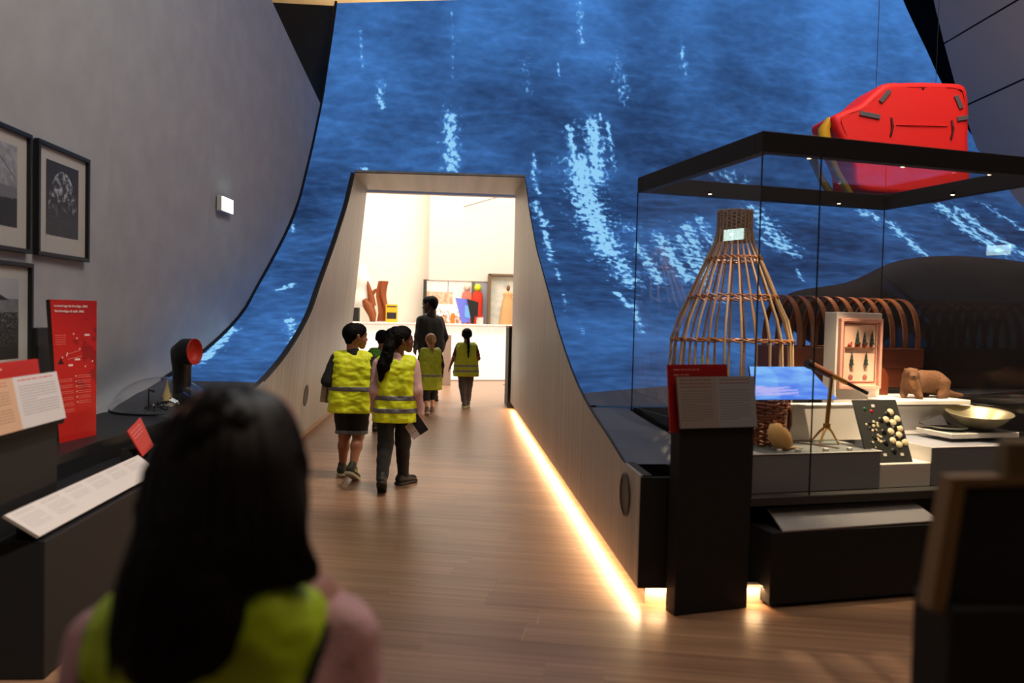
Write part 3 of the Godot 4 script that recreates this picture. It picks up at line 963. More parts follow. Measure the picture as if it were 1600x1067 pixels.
func dress(at: Vector3) -> void:
	var d := thing("costume", "long pleated beige dress on a stand in the brown framed case", "costume", at)
	var m := MB.new()
	m.lathe([[0.20, 0.0], [0.185, 0.2], [0.155, 0.45], [0.125, 0.62], [0.10, 0.70], [0.12, 0.76], [0.10, 0.79], [0.03, 0.82]], 48)
	for k in m.v.size():
		var a := atan2(m.v[k].z, m.v[k].x)
		var w := clampf(1.0 - m.v[k].y / 0.8, 0.0, 1.0)
		var s := 1.0 + 0.09 * w * sin(a * 14.0)
		m.v[k].x *= s; m.v[k].z *= s
	obj("skirt", m, cloth("beige_cloth", Color(0.78, 0.62, 0.42)), d)
	var h := MB.new()
	h.ball(Vector3(0, 0.90, 0), Vector3(0.045, 0.075, 0.05), 12)
	obj("head_form", h, mat("wood_brown"), d)

func bust(at: Vector3, c: Color, hc: Color, label: String) -> void:
	var d := thing("garment_bust", label, "costume", at)
	var m := MB.new()
	m.lathe([[0.11, -0.5], [0.12, -0.2], [0.13, 0.1], [0.11, 0.25], [0.05, 0.3]], 18, Vector3.ZERO, Basis(), 1.0, 0.7)
	obj("jacket", m, cloth("bust_%s" % c.to_html(), c), d)
	var h := MB.new()
	h.ball(Vector3(0, 0.38, 0), Vector3(0.085, 0.09, 0.1), 14)
	obj("helmet", h, mat("helmet_%s" % hc.to_html(), hc, 0.4), d)

# ------------------------------------------------------------------ left display
func photo_image(kind: int) -> Image:
	var w := 192
	var h := 192
	var im := Image.create(w, h, false, Image.FORMAT_RGB8)
	var a := noise_bytes(w, h, noise(0.035, 101 + kind, 5), w, h)
	var b := noise_bytes(w, h, noise(0.11, 201 + kind, 4), w, h)
	for y in h:
		for x in w:
			var u := float(x) / w
			var v := float(y) / h
			var n1 := a[y * w + x] / 255.0
			var n2 := b[y * w + x] / 255.0
			var g := 0.5
			if kind == 0:
				# pale sky, horizon, dark rocks with a figure at the left
				g = 0.55 + 0.2 * n1 - 0.1 * v
				if v > 0.5: g = 0.42 + 0.1 * n2
				if v > 0.62 + 0.05 * n1 or (u < 0.34 and v > 0.3 + 0.5 * absf(u - 0.12)): g = 0.10 + 0.12 * n2
			elif kind == 1:
				# pale domed cliff over dark rubble
				g = 0.12 + 0.1 * n2
				var dd := Vector2((u - 0.5) / 0.45, (v - 0.72) / 0.62).length()
				if dd < 1.0 and v < 0.75: g = 0.18 + 0.62 * clampf((n1 - 0.5) * 2.2 + (n2 - 0.5) * 0.8 + (0.62 - v) * 1.1, 0.0, 1.0)
				if v > 0.55: g = lerpf(g, 0.14 + 0.2 * n2, clampf((v - 0.55) * 5.0, 0, 1))
			else:
				# headland, calm water, pale rocks
				g = 0.72 - 0.15 * v
				if v > 0.25: g = 0.42 + 0.1 * n1
				if u < 0.75 and v > 0.04 + u * 0.30 and v < 0.27: g = 0.07
				if v > 0.42: g = clampf(0.12 + (n2 - 0.45) * 1.6 * (1.2 - v), 0.04, 0.75)
				if v > 0.85: g = 0.08 + 0.08 * n2
			im.set_pixel(x, y, Color(g, g, g * 1.02))
	if kind == 0:
		for k in 120:
			var x := 60 + k
			im.fill_rect(Rect2i(x, int(2 + k * 0.62), 2, 2), Color(0.2, 0.2, 0.2))
	return im

func framed(label: String, z0: float, z1: float, y0: float, y1: float, img: StandardMaterial3D) -> void:
	# z0 is the near edge; the picture faces +X
	var c := Vector3(-2.49, (y0 + y1) / 2, (z0 + z1) / 2)
	var f := thing("framed_photograph", label, "picture", c, 0.0, "framed photographs on the left wall")
	var w := absf(z1 - z0)
	var h := y1 - y0
	var t := 0.026
	var bm := mat("frame_black", Color(0.07, 0.065, 0.065), 0.45)
	for s in [-1, 1]:
		obj("frame_bar", bx(Vector3(0.012, s * (h - t) / 2, 0), Vector3(0.035, t, w), 0.003), bm, f)
		obj("frame_bar", bx(Vector3(0.012, 0, s * (w - t) / 2), Vector3(0.035, h - 2 * t, t), 0.003), bm, f)
	obj("mount", bx(Vector3(0.0, 0, 0), Vector3(0.012, h - 0.03, w - 0.03), 0.001), mat("mount_white", Color(0.80, 0.78, 0.74), 0.8), f)
	var x := 0.008
	var a := w * 0.31
	var top := h * 0.36
	var bot := -h * 0.30
	obj("photo", plate(Vector3(x, top, a), Vector3(x, top, -a), Vector3(x, bot, -a), Vector3(x, bot, a), 0.0), img, f)

func build_left_display() -> void:
	framed("black framed photograph of dark rocks and a slanting rope, upper left at the photo's edge", -4.23, -4.905, 1.745, 2.44, picture("photo_0", photo_image(0)))
	framed("black framed photograph of a pale domed cliff, upper right of the left wall", -4.975, -5.655, 1.745, 2.44, picture("photo_1", photo_image(1)))
	framed("black framed photograph of a headland and rocky shore, below the other two", -4.25, -4.925, 1.0, 1.69, picture("photo_2", photo_image(2)))
	# stepped black table along the wall
	var tb := thing("display_table", "long stepped dark grey table along the left wall", "display table")
	var ch: Material = mats["charcoal_board"]
	var low := MB.new()
	low.box(Vector3(-2.03, 0.268, -4.36), Vector3(0.99, 0.53, 2.40), 0.004)
	obj("lower_body", low, mats["black_board"], tb)
	var top := MB.new()
	top.prism(PackedVector2Array([Vector2(-2.52, 3.2), Vector2(-2.0, 3.2), Vector2(-2.0, 4.75), Vector2(-1.95, 5.4), Vector2(-1.93, 5.62), Vector2(-2.0, 6.3), Vector2(-2.52, 6.6)]), 0.53, 0.672, Basis(Vector3.RIGHT, Vector3.FORWARD, Vector3.UP))
	obj("upper_step", top, ch, tb)
	var lw := MB.new()
	lw.box(Vector3(-1.78, 0.536, -4.36), Vector3(0.49, 0.012, 2.40), 0.003)
	obj("ledge", lw, ch, tb)
	# long white label
	var rng := RandomNumberGenerator.new()
	rng.seed = 33
	var im := flat_image(512, 96, Color(0.88, 0.85, 0.82))
	for k in 6:
		text_lines(im, 12 + k * 82, 8, 60, 3, 4, 1, Color(0.6, 0.5, 0.48), rng)
		text_lines(im, 14 + k * 82, 26, 62, 9 if k < 2 else 5, 5, 1, Color(0.55, 0.54, 0.53), rng)
	var ll := thing("label_board", "long white slanted label board on the dark table at lower left", "label board")
	sign_board("board", [Vector3(-1.645, 0.66, -3.087), Vector3(-1.645, 0.66, -4.365), Vector3(-1.552, 0.561, -4.42), Vector3(-1.552, 0.561, -3.155)], 0.012, picture("label_left_print", im), mats["white_board"], ll)
	var wd := MB.new()
	wd.hexa([Vector3(-1.66, 0.645, -3.2), Vector3(-1.66, 0.645, -4.35), Vector3(-1.57, 0.553, -4.38), Vector3(-1.57, 0.553, -3.22),
		Vector3(-1.66, 0.542, -3.2), Vector3(-1.66, 0.542, -4.35), Vector3(-1.565, 0.542, -4.38), Vector3(-1.565, 0.542, -3.22)])
	obj("holder", wd, mats["black_board"], ll)
	# text stand
	var ts := thing("text_stand", "dark stand with a red headed beige and white text board at the left edge", "text stand")
	obj("body", bx(Vector3(-1.845, 0.735, -3.1), Vector3(0.27, 0.39, 1.05), 0.004), mats["black_board"], ts)
	var top2 := MB.new()
	top2.hexa([Vector3(-1.69, 0.93, -2.6), Vector3(-1.69, 0.93, -3.635), Vector3(-1.98, 0.93, -3.635), Vector3(-1.98, 0.93, -2.6),
		Vector3(-1.68, 0.965, -2.6), Vector3(-1.68, 0.965, -3.64), Vector3(-1.98, 0.965, -3.64), Vector3(-1.98, 0.965, -2.6)])
	obj("tray", top2, mats["black_board"], ts)
	var t2 := flat_image(384, 128, Color(0.85, 0.68, 0.55))
	t2.fill_rect(Rect2i(230, 0, 154, 128), Color(0.86, 0.83, 0.82))
	text_lines(t2, 90, 9, 120, 2, 8, 2, Color(0.78, 0.3, 0.25), rng)
	text_lines(t2, 244, 8, 120, 1, 8, 3, Color(0.82, 0.4, 0.36), rng)
	text_lines(t2, 90, 32, 122, 11, 7, 2, Color(0.58, 0.45, 0.37), rng)
	text_lines(t2, 244, 24, 126, 11, 7, 2, Color(0.62, 0.6, 0.6), rng)
	sign_board("text_board", [Vector3(-1.722, 1.158, -2.75), Vector3(-1.722, 1.158, -3.637), Vector3(-1.675, 0.955, -3.627), Vector3(-1.675, 0.955, -2.75)], 0.008, picture("text_left_print", t2), mats["white_board"], ts)
	var t3 := flat_image(384, 128, Color(0.76, 0.13, 0.10))
	text_lines(t3, 110, 12, 150, 1, 12, 4, Color(0.92, 0.7, 0.65), rng)
	text_lines(t3, 110, 26, 90, 1, 12, 4, Color(0.92, 0.7, 0.65), rng)
	sign_board("red_header", [Vector3(-1.805, 1.212, -2.75), Vector3(-1.805, 1.212, -3.645), Vector3(-1.77, 0.95, -3.645), Vector3(-1.77, 0.95, -2.75)], 0.010, picture("header_left_print", t3), mat("poster_red"), ts)
	# tall red panel with a map
	var p := [Vector3(-2.25, 1.48, -4.675), Vector3(-2.129, 1.48, -4.986), Vector3(-2.116, 0.672, -4.959), Vector3(-2.179, 0.672, -4.643)]
	var t4 := flat_image(192, 512, Color(0.74, 0.12, 0.085))
	var nb := noise_bytes(192, 512, noise(0.012, 301, 4), 192, 512)
	for y in range(60, 330):
		for x in 192:
			var q := nb[y * 192 + x] / 255.0 + (x - 150) / 260.0 - absf(y - 200) / 900.0
			if q > 0.52:
				t4.set_pixel(x, y, Color(0.60, 0.10, 0.08))
	for k in 30:
		t4.fill_rect(Rect2i(18 + k, 232 - int(22 * (1.0 - absf(k - 14) / 15.0)), 2, int(22 * (1.0 - absf(k - 14) / 15.0)) + 1), Color(0.20, 0.06, 0.07))
	var white := Color(0.92, 0.82, 0.8)
	for d in [[92, 122], [106, 138], [118, 178], [66, 192], [62, 200], [142, 244], [40, 206], [172, 226]]:
		t4.fill_rect(Rect2i(d[0], d[1], 5, 6), white)
	for d in [[140, 126], [100, 216], [70, 236]]:
		t4.fill_rect(Rect2i(d[0], d[1], 22, 7), white)
	text_lines(t4, 14, 128, 50, 5, 8, 2, Color(0.86, 0.5, 0.45), rng)
	for k in 6:
		text_lines(t4, 24, 288 + k * 22, 62, 2, 7, 2, Color(0.86, 0.52, 0.48), rng)
		t4.fill_rect(Rect2i(102, 278 + k * 19, 5, 5), white)
		text_lines(t4, 112, 278 + k * 19, 56, 2, 7, 2, Color(0.86, 0.52, 0.48), rng)
	for k in 60:
		t4.set_pixel(60 + k, 200 - k / 4, white); t4.set_pixel(70 + k, 216 - k / 7, white)
	var rp := thing("map_panel", "tall red map panel on the table in front of the grey wall", "panel")
	var bd := sign_board("board", p, 0.03, picture("map_red_print", t4, 0.45), mat("panel_edge", Color(0.16, 0.11, 0.08), 0.6), rp)
	var nn: Vector3 = ((p[3] - p[0]) as Vector3).cross(p[1] - p[0]).normalized()
	var along: Vector3 = (p[1] - p[0]).normalized()
	var upv := nn.cross(along).normalized()
	for k in 2:
		var tm := TextMesh.new()
		tm.text = ["Le naufrage du Prestige, 2002", "The Prestige oil spill, 2002"][k]
		var sf := SystemFont.new()
		sf.font_names = PackedStringArray(["Droid Sans"]); sf.font_weight = 700
		tm.font = sf
		tm.font_size = 16; tm.pixel_size = 0.0018 * 0.58; tm.depth = 0.001
		tm.horizontal_alignment = HORIZONTAL_ALIGNMENT_LEFT
		tm.curve_step = 4.0
		var t := MeshInstance3D.new()
		t.name = "lettering"
		t.mesh = tm
		t.material_override = mat("letter_white", Color(0.93, 0.88, 0.86), 0.6)
		rp.add_child(t, true)
		t.transform = Transform3D(Basis(along, upv, nn), p[0] + along * 0.022 - upv * (0.036 + k * 0.030) + nn * 0.0015)
	# dark block behind the red panel
	tag(obj("wall_speaker", bx(Vector3(-2.465, 0.99, -5.01), Vector3(0.05, 0.64, 0.16), 0.004), mat("block_dark", Color(0.17, 0.16, 0.15), 0.6)), "dark upright block between the picture frame and the red panel", "block")
	# small red label beside the girl's hair
	var t5 := flat_image(64, 64, Color(0.80, 0.20, 0.15))
	text_lines(t5, 8, 8, 44, 3, 7, 2, Color(0.9, 0.6, 0.55), rng)
	text_lines(t5, 8, 32, 44, 4, 6, 1, Color(0.85, 0.45, 0.4), rng)
	var sl := thing("red_label", "small tilted red label on the table edge, left of the near girl's hair", "label")
	sign_board("board", [Vector3(-1.84, 0.735, -4.72), Vector3(-1.88, 0.775, -5.02), Vector3(-1.80, 0.60, -5.02), Vector3(-1.76, 0.585, -4.74)], 0.006, picture("label_red_print", t5), mat("poster_red"), sl)
	obj("holder", bx(Vector3(-1.86, 0.58, -4.88), Vector3(0.08, 0.08, 0.2), 0.003), mats["black_board"], sl)
	# listening pipe
	var cw := thing("listening_pipe", "black upright pipe with a flared red mouth in front of the blue screen", "listening post")
	var tb1 := MB.new()
	var dir := Vector3(0.96, 0.02, 0.27).normalized()
	var mouth := Vector3(-1.925, 1.125, -6.11)
	tb1.tube([Vector3(-2.01, 0.66, -6.17), Vector3(-2.01, 0.85, -6.17), Vector3(-2.012, 1.0, -6.17), Vector3(-2.01, 1.06, -6.17), Vector3(-1.998, 1.105, -6.16), mouth - dir * 0.035, mouth, mouth + dir * 0.03],
		[0.067, 0.065, 0.068, 0.080, 0.096, 0.10, 0.098, 0.098], 28, false)
	obj("pipe", tb1, mat("pipe_black", Color(0.05, 0.048, 0.05), 0.45), cw)
	var q := Basis(dir.cross(Vector3.UP).normalized(), dir, dir.cross(Vector3.UP).normalized().cross(dir)).orthonormalized()
	var lip := MB.new()
	lip.lathe([[0.005, -0.035], [0.062, -0.03], [0.085, 0.0], [0.094, 0.032], [0.099, 0.032], [0.099, 0.024]], 32, mouth, q)
	obj("mouth", lip, mat("mouth_red", Color(0.80, 0.20, 0.13), 0.5), cw)
	obj("foot", cyl(Vector3(-2.01, 0.66, -6.17), Vector3(-2.01, 0.69, -6.17), 0.09, 24), mats["black_metal"], cw)
	# clear dome with a small model
	var dm := MB.new()
	var prof := []
	for k in 17:
		var a := PI / 2 * k / 16.0
		prof.append([0.36 * cos(a) + 0.0005, 0.25 * sin(a)])
	dm.lathe(prof, 40)
	var acr := mat("acrylic", Color(1, 1, 1, 0.006), 0.02)
	acr.transparency = BaseMaterial3D.TRANSPARENCY_ALPHA
	var dome := thing("display_dome", "low clear acrylic dome on the dark table by the black pipe", "dome", Vector3(-2.17, 0.673, -6.22))
	obj("cover", dm, acr, dome)
	var rim := MB.new()
	rim.lathe([[0.352, 0.0], [0.366, 0.0], [0.366, 0.01], [0.352, 0.012]], 40)
	obj("rim", rim, mat("dark_trim"), dome)
	var mo := thing("model_island", "gold and white pointed ornament above dark foliage inside the dome", "model", Vector3(-2.10, 0.675, -6.12))
	var co := MB.new()
	co.lathe([[0.045, 0.07], [0.04, 0.10], [0.026, 0.14], [0.018, 0.165], [0.010, 0.19], [0.004, 0.215], [0.0005, 0.23]], 14)
	for k in co.v.size():
		co.v[k] = co.v[k] * Vector3(0.8, 1.0, 0.8) + Vector3(0, 0.012, 0) + Vector3(1, 0, 1) * 0.006 * fnoise.get_noise_3dv(co.v[k] * 40.0)
	obj("pointed_top", co, mat("pale_gold", Color(0.95, 0.84, 0.55), 0.35), mo)
	var r2 := RandomNumberGenerator.new()
	r2.seed = 4
	var lf := MB.new()
	for k in 260:
		var a := r2.randf() * TAU
		var rr := sqrt(r2.randf()) * 0.15
		var c := Vector3(cos(a) * rr, 0.01 + r2.randf() * 0.10 * (1.25 - rr / 0.15), sin(a) * rr)
		var e := Basis.from_euler(Vector3(r2.randf() * 6, r2.randf() * 6, r2.randf() * 6))
		lf.hexa([c + e * Vector3(-0.012, 0, 0), c + e * Vector3(0, 0, 0.006), c + e * Vector3(0.014, 0, 0), c + e * Vector3(0, 0, -0.006), c + e * Vector3(-0.012, 0.001, 0), c + e * Vector3(0, 0.001, 0.006), c + e * Vector3(0.014, 0.001, 0), c + e * Vector3(0, 0.001, -0.006)])
	var lo := obj("foliage", lf, mat("leaf_dark", Color(0.10, 0.11, 0.07), 0.3), mo)
	lo.set_meta("kind", "stuff")
	for k in 5:
		var b := MB.new()
		b.ball([Vector3(0.05, 0.09, 0.04), Vector3(0.07, 0.11, 0), Vector3(-0.07, 0.05, 0.08), Vector3(0.0, 0.05, 0.10), Vector3(0.09, 0.06, 0.02)][k], Vector3.ONE * 0.011, 10)
		obj("silver_ball", b, mats["chrome"], mo)
	var lp := thing("model_lamp", "tiny black street lamp standing left of the model in the dome", "lamp", Vector3(-2.19, 0.673, -6.0))
	obj("pole", cyl(Vector3.ZERO, Vector3(0, 0.175, 0), 0.006, 8), mats["black_metal"], lp)
	obj("head", cyl(Vector3(0, 0.172, 0), Vector3(0.04, 0.16, 0.0), 0.006, 8, 0.011), mats["black_metal"], lp)
	obj("foot", cyl(Vector3.ZERO, Vector3(0, 0.008, 0), 0.016, 12), mats["black_metal"], lp)

# ------------------------------------------------------------------ right display
const C0 := Vector3(1.555, 0, -3.95)

func cp(u: float, h: float, w: float) -> Vector3:
	return C0 + Vector3(cos(0.2003), 0, -sin(0.2003)) * u + Vector3(-sin(0.2003), 0, -cos(0.2003)) * w + Vector3(0, h, 0)

func cbox(m: MB, u0: float, u1: float, h0: float, h1: float, w0: float, w1: float, bev := 0.004) -> MB:
	m.box(cp((u0 + u1) / 2, (h0 + h1) / 2, (w0 + w1) / 2), Vector3(u1 - u0, h1 - h0, w1 - w0), bev, Basis(Vector3.UP, 0.2003))
	return m

func build_right_display() -> void:
	var rng := RandomNumberGenerator.new()
	rng.seed = 44
	# slim text stand in front of the case
	var st := thing("text_stand", "slim black stand with a red headed text board in front of the glass case", "text stand", Vector3(1.125, 0, -3.777), 0.26)
	obj("body", bx(Vector3(0.21, 0.462, -0.045), Vector3(0.42, 0.924, 0.09), 0.004), mats["black_board"], st)
	obj("plinth_foot", bx(Vector3(0.21, 0.012, -0.045), Vector3(0.40, 0.024, 0.08), 0.002), mat("dark_trim"), st)
	var t2 := flat_image(320, 176, Color(0.60, 0.56, 0.54))
	t2.fill_rect(Rect2i(158, 0, 162, 176), Color(0.60, 0.60, 0.62))
	text_lines(t2, 12, 10, 124, 3, 12, 3, Color(0.50, 0.22, 0.22), rng)
	text_lines(t2, 170, 10, 128, 2, 12, 3, Color(0.50, 0.22, 0.22), rng)
	text_lines(t2, 12, 48, 128, 12, 9, 2, Color(0.38, 0.36, 0.36), rng)
	text_lines(t2, 172, 46, 122, 12, 9, 2, Color(0.40, 0.40, 0.42), rng)
	sign_board("text_board", [Vector3(-0.03, 1.175, 0.0), Vector3(0.415, 1.178, 0.0), Vector3(0.425, 0.927, 0.025), Vector3(-0.015, 0.927, 0.025)], 0.008, picture("text_right_print", t2), mats["grey_board"], st)
	var t3 := flat_image(256, 200, Color(0.62, 0.045, 0.05))
	text_lines(t3, 24, 14, 110, 1, 9, 5, Color(0.78, 0.5, 0.5), rng)
	text_lines(t3, 24, 30, 70, 1, 9, 5, Color(0.78, 0.5, 0.5), rng)
	sign_board("red_header", [Vector3(-0.062, 1.232, -0.035), Vector3(0.275, 1.236, -0.035), Vector3(0.30, 0.927, -0.015), Vector3(-0.045, 0.90, -0.015)], 0.008, picture("header_right_print", t3), mat("poster_red"), st)
	# low black bench with its label
	var be := thing("label_bench", "low black bench carrying a white label in front of the glass case", "bench", Vector3(1.639, 0, -3.865), 0.19)
	obj("body", bx(Vector3(0.495, 0.205, -0.20), Vector3(0.99, 0.37, 0.40), 0.004), mats["black_board"], be)
	obj("base", bx(Vector3(0.52, 0.012, -0.21), Vector3(0.90, 0.024, 0.34), 0.002), mat("dark_trim"), be)
	var t4 := flat_image(512, 96, Color(0.62, 0.61, 0.60))
	for k in 6:
		text_lines(t4, 16 + k * 82, 8, 56, 2, 6, 2, Color(0.5, 0.49, 0.5), rng)
		text_lines(t4, 20 + k * 82, 28, 58, 6 if k < 3 else 3, 8, 2, Color(0.52, 0.51, 0.51), rng)
	var lab := thing("label_board", "white slanted label board on the low black bench at right", "label board")
	sign_board("board", [Vector3(1.69, 0.470, -4.055), Vector3(2.585, 0.478, -4.225), Vector3(2.655, 0.405, -4.072), Vector3(1.70, 0.397, -3.875)], 0.008, picture("label_right_print", t4), mats["white_board"], lab)
	var wd := MB.new()
	wd.hexa([Vector3(1.715, 0.458, -4.055), Vector3(2.57, 0.466, -4.225), Vector3(2.62, 0.395, -4.078), Vector3(1.72, 0.390, -3.89), Vector3(1.715, 0.389, -4.055), Vector3(2.57, 0.389, -4.225), Vector3(2.62, 0.388, -4.078), Vector3(1.72, 0.388, -3.89)])
	obj("holder", wd, mats["black_board"], lab)
	# dark stand close to the camera at the right edge
	var ns := thing("near_stand", "dark board stand with brown edges very close at the right edge", "text stand")
	var bk := MB.new()
	bk.hexa([Vector3(0.785, 1.215, -1.142), Vector3(1.32, 1.235, -1.10), Vector3(1.29, 1.03, -1.10), Vector3(0.755, 1.015, -1.134), Vector3(0.785, 1.215, -1.172), Vector3(1.32, 1.235, -1.13), Vector3(1.29, 1.03, -1.13), Vector3(0.755, 1.015, -1.164)])
	obj("board_back", bk, mats["black_board"], ns)
	var eg := MB.new()
	eg.hexa([Vector3(0.761, 1.222, -1.140), Vector3(0.784, 1.222, -1.140), Vector3(0.755, 1.015, -1.134), Vector3(0.731, 1.022, -1.134), Vector3(0.761, 1.222, -1.174), Vector3(0.784, 1.222, -1.174), Vector3(0.755, 1.015, -1.168), Vector3(0.731, 1.022, -1.168)])
	eg.hexa([Vector3(0.761, 1.222, -1.140), Vector3(1.32, 1.245, -1.10), Vector3(1.32, 1.235, -1.10), Vector3(0.761, 1.208, -1.140), Vector3(0.761, 1.222, -1.174), Vector3(1.32, 1.245, -1.13), Vector3(1.32, 1.235, -1.13), Vector3(0.761, 1.208, -1.174)])
	obj("edge", eg, mat("edge_brown", Color(0.55, 0.43, 0.27), 0.6), ns)
	obj("clip", bx(Vector3(0.885, 1.25, -1.15), Vector3(0.08, 0.06, 0.03), 0.004), mat("clip_brown", Color(0.46, 0.38, 0.25), 0.6), ns)
	obj("body", bx(Vector3(1.04, 0.515, -1.17), Vector3(0.57, 1.03, 0.10), 0.004), mats["black_board"], ns)

func build_case() -> void:
	var cs := thing("display_case", "big black framed glass display case on the right of the passage", "display case")
	var bb: Material = mats["black_board"]
	var W := 2.035
	var D := 1.49
	# lid: four bars, and a lower inner lip
	for r in [[0.0, W, 0.0, 0.07], [0.0, W, D - 0.07, D], [0.0, 0.07, 0.07, D - 0.07], [W - 0.07, W, 0.07, D - 0.07]]:
		obj("lid_bar", cbox(MB.new(), r[0], r[1], 2.315, 2.418, r[2], r[3], 0.003), bb, cs)
	# base
	obj("deck", cbox(MB.new(), 0.0, W, 0.50, 0.545, 0.0, D, 0.003), mat("deck_olive", Color(0.20, 0.195, 0.18), 0.5), cs)
	obj("base", cbox(MB.new(), 0.03, W - 0.03, 0.06, 0.50, 0.31, D - 0.02, 0.003), bb, cs)
	obj("side_panel", cbox(MB.new(), 0.012, 0.03, 0.546, 0.84, 0.97, D - 0.012, 0.001), bb, cs)
	obj("rear_panel", cbox(MB.new(), 0.03, 0.86, 0.546, 0.84, D - 0.03, D - 0.012, 0.001), bb, cs)
	# glass
	var gl := mat("case_glass", Color(0.9, 1.0, 1.0, 0.001), 0.0)
	gl.metallic_specular = 0.32
	gl.transparency = BaseMaterial3D.TRANSPARENCY_ALPHA
	var g := 0.006
	for r in [[0.012, 0.352, 0.004, 0.004 + g], [0.356, W - 0.012, 0.004, 0.004 + g], [0.012, W - 0.012, D - 0.004 - g, D - 0.004], [0.004, 0.004 + g, 0.012, D - 0.012], [W - 0.004 - g, W - 0.004, 0.012, D - 0.012]]:
		obj("glass_pane", cbox(MB.new(), r[0], r[1], 0.546, 2.315, r[2], r[3], 0.0), gl, cs)
	obj("glass_top", cbox(MB.new(), 0.07, W - 0.07, 2.395, 2.401, 0.07, D - 0.07, 0.0), gl, cs)
	var sm := mat("seam_dark", Color(0.04, 0.07, 0.08), 0.3)
	for r in [[0.0, 0.006, 0.0, 0.006], [0.0, 0.006, D - 0.006, D], [W - 0.006, W, D - 0.006, D], [W - 0.006, W, 0.0, 0.006], [0.352, 0.356, 0.002, 0.01]]:
		obj("glass_seam", cbox(MB.new(), r[0], r[1], 0.546, 2.315, r[2], r[3], 0.0), sm, cs)
	# lid lamps
	for p in [[0.35, 0.10], [0.95, 0.10], [1.55, 0.10], [0.5, D - 0.1], [1.55, D - 0.1], [W - 0.1, 0.75]]:
		var q := cp(p[0], 2.325, p[1])
		obj("lamp_housing", cyl(q + Vector3(0, 0.02, 0), q, 0.018, 12), mats["black_metal"], cs)
		obj("lamp_light", cyl(q, q - Vector3(0, 0.003, 0), 0.011, 12), glow("lamp_glow", Color(1.0, 0.88, 0.72), 5.0), cs)
	var wc := Color(1.0, 0.89, 0.74)
	spot("case_lamp", cp(0.35, 2.318, 0.10), cp(0.42, 1.3, 0.85), 26.0, wc, 1.3, 0.012)
	spot("case_lamp", cp(0.95, 2.318, 0.10), cp(0.9, 0.9, 0.45), 26.0, wc, 5.0, 0.012)
	spot("case_lamp", cp(1.55, 2.318, 0.10), cp(1.62, 0.9, 0.5), 24.0, wc, 5.0, 0.012)
	spot("case_lamp", cp(0.5, 2.318, D - 0.1), cp(0.45, 0.7, 0.4), 24.0, wc, 4.0, 0.012)
	spot("case_lamp", cp(1.55, 2.318, D - 0.1), cp(1.6, 1.3, 1.05), 30.0, wc, 2.0, 0.012)
	# inner plinths
	var gb: Material = mats["grey_board"]
	var ip := thing("inner_plinth", "low grey plinth at the left front inside the glass case", "plinth")
	obj("body", cbox(MB.new(), 0.02, 0.862, 0.546, 0.752, 0.08, 0.97), gb, ip)
	obj("white_edge", cbox(MB.new(), 0.02, 0.866, 0.752, 0.757, 0.075, 0.085, 0.001), mats["white_board"], ip)
	obj("white_edge", cbox(MB.new(), 0.858, 0.866, 0.752, 0.757, 0.085, 0.6, 0.001), mats["white_board"], ip)
	obj("top_sheet", cbox(MB.new(), 0.03, 0.856, 0.752, 0.7545, 0.087, 1.0, 0.0), mat("sheet_grey", Color(0.42, 0.44, 0.42), 0.7), ip)
	var ip2 := thing("inner_plinth", "grey plinth at the right inside the glass case, under the scale tray", "plinth")
	obj("body", cbox(MB.new(), 1.218, 2.01, 0.546, 0.762, 0.09, 0.95), gb, ip2)
	obj("white_edge", cbox(MB.new(), 1.214, 2.01, 0.762, 0.767, 0.085, 0.095, 0.001), mats["white_board"], ip2)
	obj("white_side", cbox(MB.new(), 1.212, 1.218, 0.68, 0.767, 0.09, 0.5, 0.001), mats["white_board"], ip2)
	var nt := tag(obj("notch_ledge", cbox(MB.new(), 0.866, 1.214, 0.546, 0.68, 0.09, 0.62), mats["white_board"]), "white notch between the two inner plinths holding the shell board", "plinth")
	var wb := thing("white_block", "white block behind the brass telescope tripod in the case", "block")
	obj("body", cbox(MB.new(), 0.54, 1.20, 0.756, 0.962, 0.46, 0.53), mats["white_board"], wb)
	obj("top", cbox(MB.new(), 0.53, 1.21, 0.962, 0.972, 0.455, 0.535, 0.002), mats["white_paint"], wb)
	var rk := tag(obj("rear_plinth", cbox(MB.new(), 0.86, 2.01, 0.546, 1.015, 0.98, 1.47), mats["black_board"]), "black rear plinth under the hooped crate in the case", "plinth")
	build_case_items()

